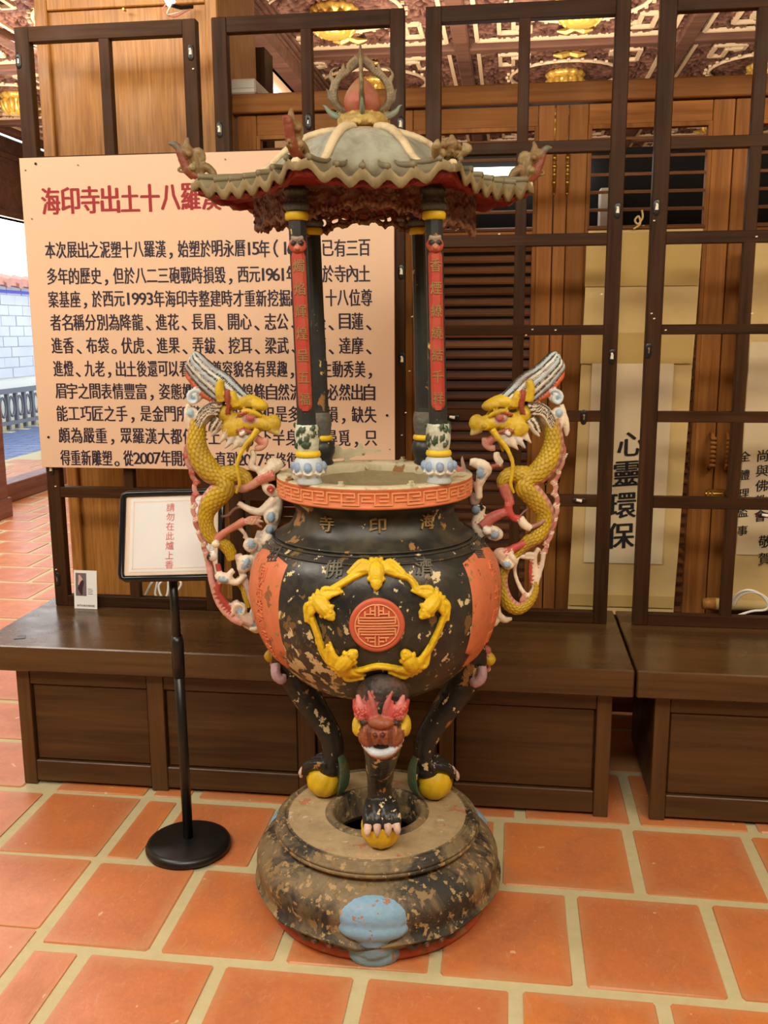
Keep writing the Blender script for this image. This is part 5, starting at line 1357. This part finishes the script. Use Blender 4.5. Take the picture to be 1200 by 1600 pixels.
def dragon(side):
    P = lambda x, y, o=0: at_burner(x if side < 0 else 1172-x, y, o*PXM)
    dg = bpy.data.objects.new('dragon_handle', None); COL.objects.link(dg); dg.parent = ib; dg.matrix_parent_inverse = Matrix.Translation(-Vector((CX, CY, PZ)))
    if side < 0: dg['label'] = 'yellow dragon handle with white clouds at its feet'
    else: dg['label'] = 'yellow dragon handle with a looped scaly tail below'
    bd_ = -1 if side < 0 else 1
    def ST(s, pts, rad, col, flat=1.0, n=10, sub=4):
        s.stroke([P(*p) for p in pts], [r_*PXM for r_ in (rad if hasattr(rad, '__len__') else [rad]*len(pts))], col, flat, (0, 1, 0), n, sub)
    def BA(s, x, y, o, r, col, rot=0):
        if not hasattr(r, '__len__'): r = (r, r, r)
        s.ball(P(x, y, o), [k*PXM for k in r], col, Matrix.Rotation(R(rot if side < 0 else -rot), 3, 'Y'))
    # ---- neck and body
    up = [(310, 655, 0, 11), (307, 672, 0, 13), (306, 694, 0, 15.5), (313, 717, 0, 17.5), (328, 737, 0, 17.5), (344, 748, 0, 15), (350, 760, 0, 17)]
    if side < 0:
        scaly('body', dg, P, up+[(342, 770, 0, 18), (330, 784, 0, 17), (322, 800, 0, 13.5), (321, 818, 0, 11.5), (329, 838, 0, 10.5), (344, 848, 3, 9.5), (356, 860, 5, 9.5), (362, 875, 6, 8)], bd_)
        scaly('tail', dg, P, [(368, 905, 8, 7), (380, 920, 6, 6.5), (384, 935, 4, 5.5), (388, 950, 2, 3)], bd_, 5.5, 10)
    else:
        scaly('body', dg, P, up+[(343, 769, 0, 17), (330, 784, 0, 16), (320, 800, 0, 14), (320, 818, 0, 12.5), (330, 835, 0, 13), (344, 846, 0, 11), (357, 858, 3, 9), (372, 874, 8, 9)], bd_)
        scaly('tail', dg, P, [(378, 880, 9, 9), (387, 900, 6, 10), (387, 920, 3, 10.5), (379, 940, 0, 11), (363, 950, 0, 10), (346, 940, 0, 7.5), (337, 924, 0, 5.5), (335, 908, 0, 3)], bd_, 6.2, 13)
    scaly('chest', dg, P, [(344, 744, 2, 14), (360, 743, 4, 14), (374, 744, 5, 12.5), (384, 752, 4, 10.5), (384, 764, 4, 7.5)], bd_, 6.5, 13)
    # ---- dorsal fin
    s = Sculpt(); rr = random.Random(2)
    spine = [(296, 690), (291, 710), (299, 735), (306, 752), (305, 770), (302, 788), (305, 808), (310, 828), (318, 848), (322, 862)]
    for i, (x, y) in enumerate(spine):
        nx, ny = spine[min(i+1, len(spine)-1)]; ux, uy = nx-x, ny-y; L = math.hypot(ux, uy) or 1
        ST(s, [(x+3, y-2, 0), ((x+nx)/2-2, (y+ny)/2, 0), (nx+2, ny+2, 0)], [4.5, 4.5, 4], (196, 142, 128) if i % 2 else (178, 110, 100), .7)
        ST(s, [(x+5, y, 0), (x-1, y+4, 0), (x-5+rr.uniform(-2, 1), y+rr.uniform(-3, 3), 0)], [4.5, 3.4, 1.2], CRM if side > 0 or i > 4 else REDD, .7)
    s.build('dorsal_fin', dg, .0026)
    # ---- lower cloud work and struts
    s = Sculpt()
    if side < 0:
        ST(s, [(322, 862, 0), (327, 885, 0), (331, 908, 0), (337, 930, 0), (348, 950, 0), (364, 965, 0), (380, 972, 0)], [6, 5.5, 5, 5.5, 6.5, 7.5, 8], PNK)
        ST(s, [(325, 866, 6), (331, 890, 6), (335, 912, 6), (342, 932, 5), (352, 944, 4)], [3.5, 3, 3, 3.5, 3], CRM)
        ST(s, [(340, 880, -2), (345, 900, -4), (341, 925, -3), (356, 948, 0), (368, 958, 0)], [4.5, 5, 6, 7, 7], REDD)
        ST(s, [(366, 940, -2), (372, 950, 0), (382, 965, 0), (396, 972, 0)], [7, 9, 10, 10], (204, 176, 160))
        ST(s, [(349, 950, 2), (362, 962, 4), (380, 976, 5), (400, 986, 4), (412, 982, 3)], [3.5, 4, 4.5, 5, 4], CRM)
        for (x, y, o, rx, rz, rt_) in ((396, 977, 4, 17, 11, 8), (376, 953, 2, 11, 13, 0), (399, 957, -3, 10, 10, 0), (383, 880, -6, 12, 17, 28), (392, 850, -8, 12, 12, 0), (352, 901, -8, 17, 9, 14), (418, 842, -6, 9, 12, 30)):
            BA(s, x, y, o, (rx, 9, rz), CRM, rt_)
        for (x, y, o, rx, rz, rt_) in ((376, 954, -6, 5.5, 7, 0), (399, 956, -9, 5, 5, 0), (386, 878, -13, 4.5, 10, 30), (394, 848, -14, 6, 6.5, 0), (351, 903, -15, 7.5, 4, 8), (397, 974, -4, 9, 5, 0)):
            BA(s, x, y, o, (rx, 4, rz), BLU, rt_)
        ST(s, [(409, 976, -4), (402, 980, -8), (390, 982, -6)], [3, 3.5, 2.5], CRM)
        ST(s, [(366, 958, -6), (366, 948, -7), (374, 942, -8), (383, 948, -8), (380, 958, -8), (374, 956, -8)], [2.4]*6, CRM)
        ST(s, [(366, 890, -6), (360, 895, -10), (364, 907, -10), (375, 906, -8), (384, 896, -4)], [5, 5, 5.5, 5.5, 5], CRM)
        ST(s, [(436, 776, 2), (432, 800, 2), (424, 824, 2), (410, 842, 2), (404, 864, 2)], [7, 9, 9, 8, 7], CRM)
        ST(s, [(404, 864, 0), (398, 890, 0), (402, 915, 0), (410, 940, 0), (414, 966, 2)], [8, 8, 7, 7, 7], (208, 184, 168))
        BA(s, 339, 848, -12, (7, 6, 6), CRM); BA(s, 335, 866, -12, (7.5, 6, 9), WH); ST(s, [(331, 860, -14), (327, 868, -15), (330, 874, -12)], [2.5, 2.5, 1.5], (30, 26, 24))
        ST(s, [(372, 866, 0), (380, 900, 0), (392, 930, 0), (400, 950, 0)], [7, 6, 7, 8], (206, 176, 166))
        ST(s, [(408, 830, 0), (400, 858, 0), (396, 880, 2), (398, 920, 4), (404, 955, 4)], [7, 7, 7, 6, 6], (188, 176, 164))
        # leg with claw reaching to the cloud
        ST(s, [(338, 842, -4), (350, 832, -6), (366, 822, -8), (384, 812, -10)], [7.5, 6, 6, 7], (196, 120, 100))
        for k, (x, y) in enumerate(((410, 806), (413, 813), (411, 822), (402, 812))): ST(s, [(382, 812, -10), (396, 806+3*k, -14), (x, y, -12)], [3.5, 3.2, 1.8], (214, 178, 150) if k % 2 else (200, 130, 112))
        ST(s, [(372, 820, -6), (380, 828, -8), (386, 838, -8), (380, 838, -8)], [4, 3.6, 3, 1.5], CRM)
        BA(s, 425, 806, -4, (13, 9, 15), CRM, 20); BA(s, 425, 806, -13, (6, 4, 8), BLU, 10); BA(s, 422, 826, -8, (6, 5, 6), BLU)
        ST(s, [(372, 786, 0), (390, 796, 0), (406, 800, 0), (420, 790, 0), (430, 778, 0)], [4, 6, 7, 9, 8], CRM)
        ST(s, [(344, 808, 4), (356, 806, 3), (366, 796, 3), (378, 793, 3)], [2, 3, 3, 2.5], (120, 84, 72))
    else:
        # mirrored coordinates: x measured on the left dragon
        ST(s, [(322, 862, 0), (326, 885, 0), (332, 905, 0), (337, 920, 0), (344, 932, 0)], [4.5, 4, 4, 5, 5], CRM)
        ST(s, [(330, 856, 0), (336, 868, 0), (336, 890, 0), (338, 915, 0)], [5, 4, 3.6, 4], CRM)
        ST(s, [(352, 866, 0), (342, 866, 0), (338, 872, 0), (362, 868, 0)], [4.5, 4, 4, 4], CRM)
        ST(s, [(340, 868, 0), (344, 890, 0), (342, 912, 0)], [2.5, 2.8, 3], REDD)
        ST(s, [(366, 872, 0), (368, 892, 0), (362, 912, 0), (352, 928, 0), (340, 936, 0)], [5.5, 3.2, 3.4, 4, 4.5], CRM)
        ST(s, [(330, 880, 4), (328, 896, 4), (334, 914, 3)], [4, 4, 4], REDD)
        ST(s, [(348, 932, 0), (358, 938, -2), (352, 926, -3)], [3, 3.5, 2], (196, 140, 120))
        BA(s, 407, 968, 0, (17, 11, 13), CRM, -10); BA(s, 411, 972, -9, (8, 4, 7), (120, 134, 144)); ST(s, [(396, 945, -2), (394, 958, -4), (384, 968, 0), (372, 966, 0)], [6, 6, 6, 3], CRM)
        # legs and claws
        ST(s, [(386, 756, 0), (382, 768, 0), (377, 780, -1), (376, 788, -2)], [9, 9, 8.5, 8], (190, 110, 96))
        ST(s, [(376, 780, -2), (378, 796, -5), (370, 808, -6), (361, 809, -8)], [7.5, 7, 6, 6.5], (186, 64, 60))
        ST(s, [(378, 798, -3), (395, 804, -4), (410, 812, -4), (420, 822, -4)], [7, 8.5, 10, 12], (180, 90, 84))
        ST(s, [(361, 808, -9), (354, 818, -10), (344, 824, -10)], [7, 7.5, 6], CRM)
        ST(s, [(344, 822, -9), (330, 816, -12), (318, 806, -10), (315, 799, -8)], [4, 3.5, 2.6, 1], (150, 110, 96))
        BA(s, 401, 832, -6, (16, 9, 12), CRM, -15); BA(s, 401, 833, -14, (7, 4, 6), BLU); BA(s, 413, 827, -14, (8, 6, 6), WH); BA(s, 404, 824, -16, 4, WH)
        ST(s, [(350, 848, -3), (362, 852, -4), (372, 857, -5), (382, 864, -5)], [7, 6.5, 7, 10], (184, 70, 66))
        BA(s, 387, 868, -5, (17, 11, 14), (196, 164, 140), -20); BA(s, 380, 878, -10, (12, 8, 10), CRM, -25); BA(s, 383, 879, -17, (6, 3, 5), BLU)
        ST(s, [(378, 860, -12), (372, 870, -14), (368, 878, -12)], [5, 5, 3], CRM)
        ST(s, [(420, 790, 0), (424, 806, 0), (428, 822, 0), (418, 838, 0)], [8, 9, 8, 8], CRM); BA(s, 430, 795, -8, (7, 4, 7), (112, 130, 144)); ST(s, [(422, 784, -9), (419, 794, -9)], 2.2, (40, 34, 34))
        ST(s, [(364, 812, 2), (352, 800, 4), (344, 795, 4)], [2, 2, 1.6], (150, 110, 96))
    s.build('cloud_and_claws', dg, .0026, smooth_it=1)
    # ---- foreleg and bracket to the rim
    s = Sculpt()
    if side < 0:
        ST(s, [(368, 762, 2), (381, 763, -3), (396, 756, -6), (412, 746, -8), (430, 741, -8)], [5, 7, 7, 8, 9], (196, 138, 116))
        BA(s, 428, 727, 0, (13, 10, 13), CRM, -10); ST(s, [(440, 722, 0), (426, 730, -6), (410, 738, -6), (402, 733, -4)], [8, 9, 6, 4], CRM)
        for k in range(3): ST(s, [(404, 752-3*k, -12), (418, 744-2*k, -15), (428, 742-3*k, -14)], [1.6, 2.0, 1.2], (186, 104, 88))
        ST(s, [(394, 703, 0), (396, 715, 0), (392, 728, 0), (401, 733, 0), (412, 737, 0)], [4.5, 5, 5.5, 5, 4], CRM)
        BA(s, 424, 762, -6, 7, CRM); ST(s, [(429, 762, -12), (424, 767, -13), (419, 762, -13), (424, 758, -13), (427, 762, -13)], 1.8, REDD)
        ST(s, [(416, 750, -2), (414, 760, -3), (422, 770, -2), (434, 770, 2), (438, 780, 4)], [5, 5, 6, 8, 7], CRM)
    else:
        ST(s, [(396, 706, 0), (395, 716, 0), (388, 724, 0)], [4.5, 6, 5], CRM); ST(s, [(386, 728, 0), (400, 728, -1), (412, 732, -2)], [3.5, 3.5, 5], (150, 72, 60))
        ST(s, [(438, 722, 0), (426, 724, -2), (414, 732, -4), (420, 745, -4), (424, 760, -2), (424, 778, 0)], [6, 9, 11, 9, 6.5, 6.5], CRM)
        BA(s, 423, 738, -12, (6.5, 4, 8), (130, 168, 188), 10)
        ST(s, [(430, 760, 3), (440, 748, 4), (446, 735, 4), (449, 722, 2), (450, 712, 0)], [5, 5, 4, 3, 1], (170, 140, 128))
        ST(s, [(440, 752, 4), (452, 748, 4), (455, 735, 3), (460, 725, 2)], [4, 5, 4, 2], (190, 120, 110))
    ST(s, [(424, 778, 2), (432, 788, 2), (436, 772, 8), (445, 768, 10)], [6, 6, 6, 5], (150, 120, 104))
    s.build('foreleg', dg, .0026)
    # ---- head
    s = Sculpt()
    BA(s, 405, 660, 0, (26, 14, 13), YEL, 6); BA(s, 427, 661, 0, (12.5, 12, 14), YEL); ST(s, [(424, 668, 0), (432, 675, 0), (437, 680, 0)], [10, 6, 1.5], (206, 190, 120))
    BA(s, 404, 633, 0, (16, 15, 9.5), YEL, 12); ST(s, [(360, 626, 0), (376, 628, 0), (392, 628, 0), (408, 634, 0)], [12, 13, 12, 10], YEL)
    BA(s, 368, 664, 0, (21, 15, 20), YEL, -10); BA(s, 384, 658, 0, (24, 13, 16), YEL); BA(s, 352, 646, 0, (14, 13, 15), YEL)
    BA(s, 362, 668, -11, (15, 6, 13), YEL, -10)
    for o in (-1, 1):
        BA(s, 417, 665, o*10, (8, 4, 7), YEL); BA(s, 417, 665, o*13.5, (4, 2.5, 3.5), YED)
        BA(s, 391, 652, o*12, (10.5, 5, 7), (196, 160, 152), 8); BA(s, 393, 652, o*15.5, (6.5, 3.5, 5), (172, 84, 84))
        ST(s, [(379, 642, o*12), (390, 641, o*15), (402, 645, o*14), (410, 650, o*11)], [3.5, 4.5, 4, 2.5], YEL)
        ST(s, [(372, 648, o*14), (384, 644, o*16), (396, 641, o*15)], [1.8, 2.2, 1.6], REDD)
        # mouth line, tooth, tongue
        ST(s, [(372, 672, o*14.5), (382, 672, o*14.5), (394, 674, o*12), (402, 680, o*9)], [2.6, 3.4, 3, 2], (150, 80, 66))
        ST(s, [(384, 673, o*16), (379, 677, o*16.5), (376, 679, o*15)], [3.4, 3, 1], WH)
        # horns and ears
        ST(s, [(348, 626, o*9), (345, 612, o*12), (346, 600, o*13), (349, 593, o*13)], [8, 7, 6.4, 5], YEL)
        ST(s, [(371, 634, o*8), (367, 622, o*10), (364, 613, o*10), (363, 610, o*10)], [8, 7, 6, 3], YEL)
        ST(s, [(357, 608, o*14), (358, 620, o*15), (359, 634, o*14), (358, 645, o*12)], [4, 4.6, 3.6, 3], (150, 66, 46))
    # jaw, beard spikes
    ST(s, [(352, 676, 0), (368, 684, 0), (384, 684, 0), (398, 684, 0)], [9, 9, 7, 6], CRM)
    ST(s, [(398, 682, 0), (408, 690, 0), (414, 692, 0)], [6, 6.5, 5], (196, 120, 104)); ST(s, [(416, 684, 0), (414, 694, 0), (406, 700, 0), (398, 700, 0)], [4, 5, 5, 5], (204, 150, 130))
    for i, (x, y) in enumerate(((330, 682), (343, 692), (352, 700), (363, 703), (375, 698), (386, 694))):
        for o in (-1, 1): ST(s, [(x+14-(i > 3)*4, y-22+i, o*6), (x+8, y-10, o*9), (x, y, o*8)], [7, 5, 1], CRM if i % 2 else (206, 200, 190))
    s.build('head', dg, .0023, smooth_it=1)
    # ---- hair: streaked crest sweeping up and mane curling down
    s = Sculpt(); rr = random.Random(4)
    # crest ribs: alternate grey and dark
    top = [(392, 622), (378, 608), (358, 588), (338, 576), (322, 562), (312, 552), (303, 549)]
    bot = [(346, 626), (334, 622), (318, 608), (304, 592), (293, 578), (291, 572), (300, 556)]
    K = 11
    for o in (-1, 1):
        for k in range(K):
            f = k/(K-1); pts = []
            for (a, b), (c, d) in zip(top, bot): pts.append((a*(1-f)+c*f, b*(1-f)+d*f, o*(3+7*math.sin(math.pi*f))))
            ST(s, pts, [(r_*(1.0 if k % 2 else .62)) for r_ in (2.6, 3.4, 4.0, 4.2, 3.7, 2.7, 1.7)], ((178, 188, 190) if k % 4 == 1 else (214, 212, 200)) if k % 2 else DRK, 1.0, 8, 10)
    ST(s, [(370, 610, 0), (345, 600, 0), (322, 585, 0), (308, 565, 0)], [10, 13, 14, 7], GRY, .6)
    ST(s, [(338, 628, 0), (320, 618, 0), (305, 602, 0), (294, 588, 0), (291, 578, 0)], [4, 5, 5, 4, 2], ORG, 1.3)
    ST(s, [(396, 621, 0), (385, 618, 0), (374, 612, 0)], [3, 5, 6], (160, 180, 190))
    for k in range(6):
        for o in (-1, 1):
            ST(s, [(350-k*1.5, 630+k*3.2, o*13), (334-k*.5, 630+k*3.0, o*15), (320+k*.8, 638+k*2.4, o*15), (311+k*1.2, 652+k*1.6, o*13), (304+k*1.5, 668+k*1.0, o*10)], [2.0, 2.7, 2.8, 2.6, 1.4], (CRM if k % 2 else DRK), 1, 8, 10)
    ST(s, [(346, 640, 0), (328, 642, 0), (315, 655, 0), (308, 668, 0)], [12, 13, 12, 8], (200, 190, 170))
    for o in (-1, 1):
        for k in range(4): ST(s, [(340+k*3, 650+k*2, o*12), (333+k*3, 660+k*2, o*13), (327+k*3.4, 674+k*1.5, o*10)], [2.4, 2.6, 1.2], DRK if k % 2 == 0 else CRM, 1, 8, 8)
    # spiral curls
    BA(s, 304, 620, 2, (11, 8, 11), CRM); ST(s, [(312, 612, -5), (305, 609, -7), (297, 614, -8), (296, 624, -8), (303, 629, -8), (309, 624, -8), (307, 617, -8), (303, 618, -9)], [3]*7+[2], (196, 206, 208))
    BA(s, 304, 620, -7, (4, 3, 4), (132, 168, 196))
    BA(s, 300, 648, 2, (10, 8, 13), CRM); BA(s, 299, 645, -5, (5, 4, 6), (160, 186, 200)); ST(s, [(296, 632, 0), (292, 645, 0), (294, 660, 0), (298, 670, 0)], [5, 5, 5, 4], CRM)
    if side > 0: ST(s, [(296, 640, 2), (289, 656, 2), (286, 672, 2), (287, 682, 2)], [6, 6, 5, 2], CRM)
    s.build('mane', dg, .0021, smooth_it=0)
    # ---- whiskers
    s = Sculpt()
    for o in (-1, 1):
        if o < 0: ST(s, [(404, 670, o*10), (397, 680, o*13), (386, 693, o*16), (377, 710, o*18), (373, 727, o*19), (376, 745, o*19), (376, 757, o*17), (371, 768, o*14)], [6, 5, 4, 3.4, 3.2, 3, 3, 2.6], YEL)
        else: ST(s, [(404, 670, o*10), (397, 680, o*13), (388, 693, o*15), (384, 708, o*14)], [6, 5, 4, 2], YEL)
    s.build('whisker', dg, .0022)
    return dg
dragon(-1); dragon(1)
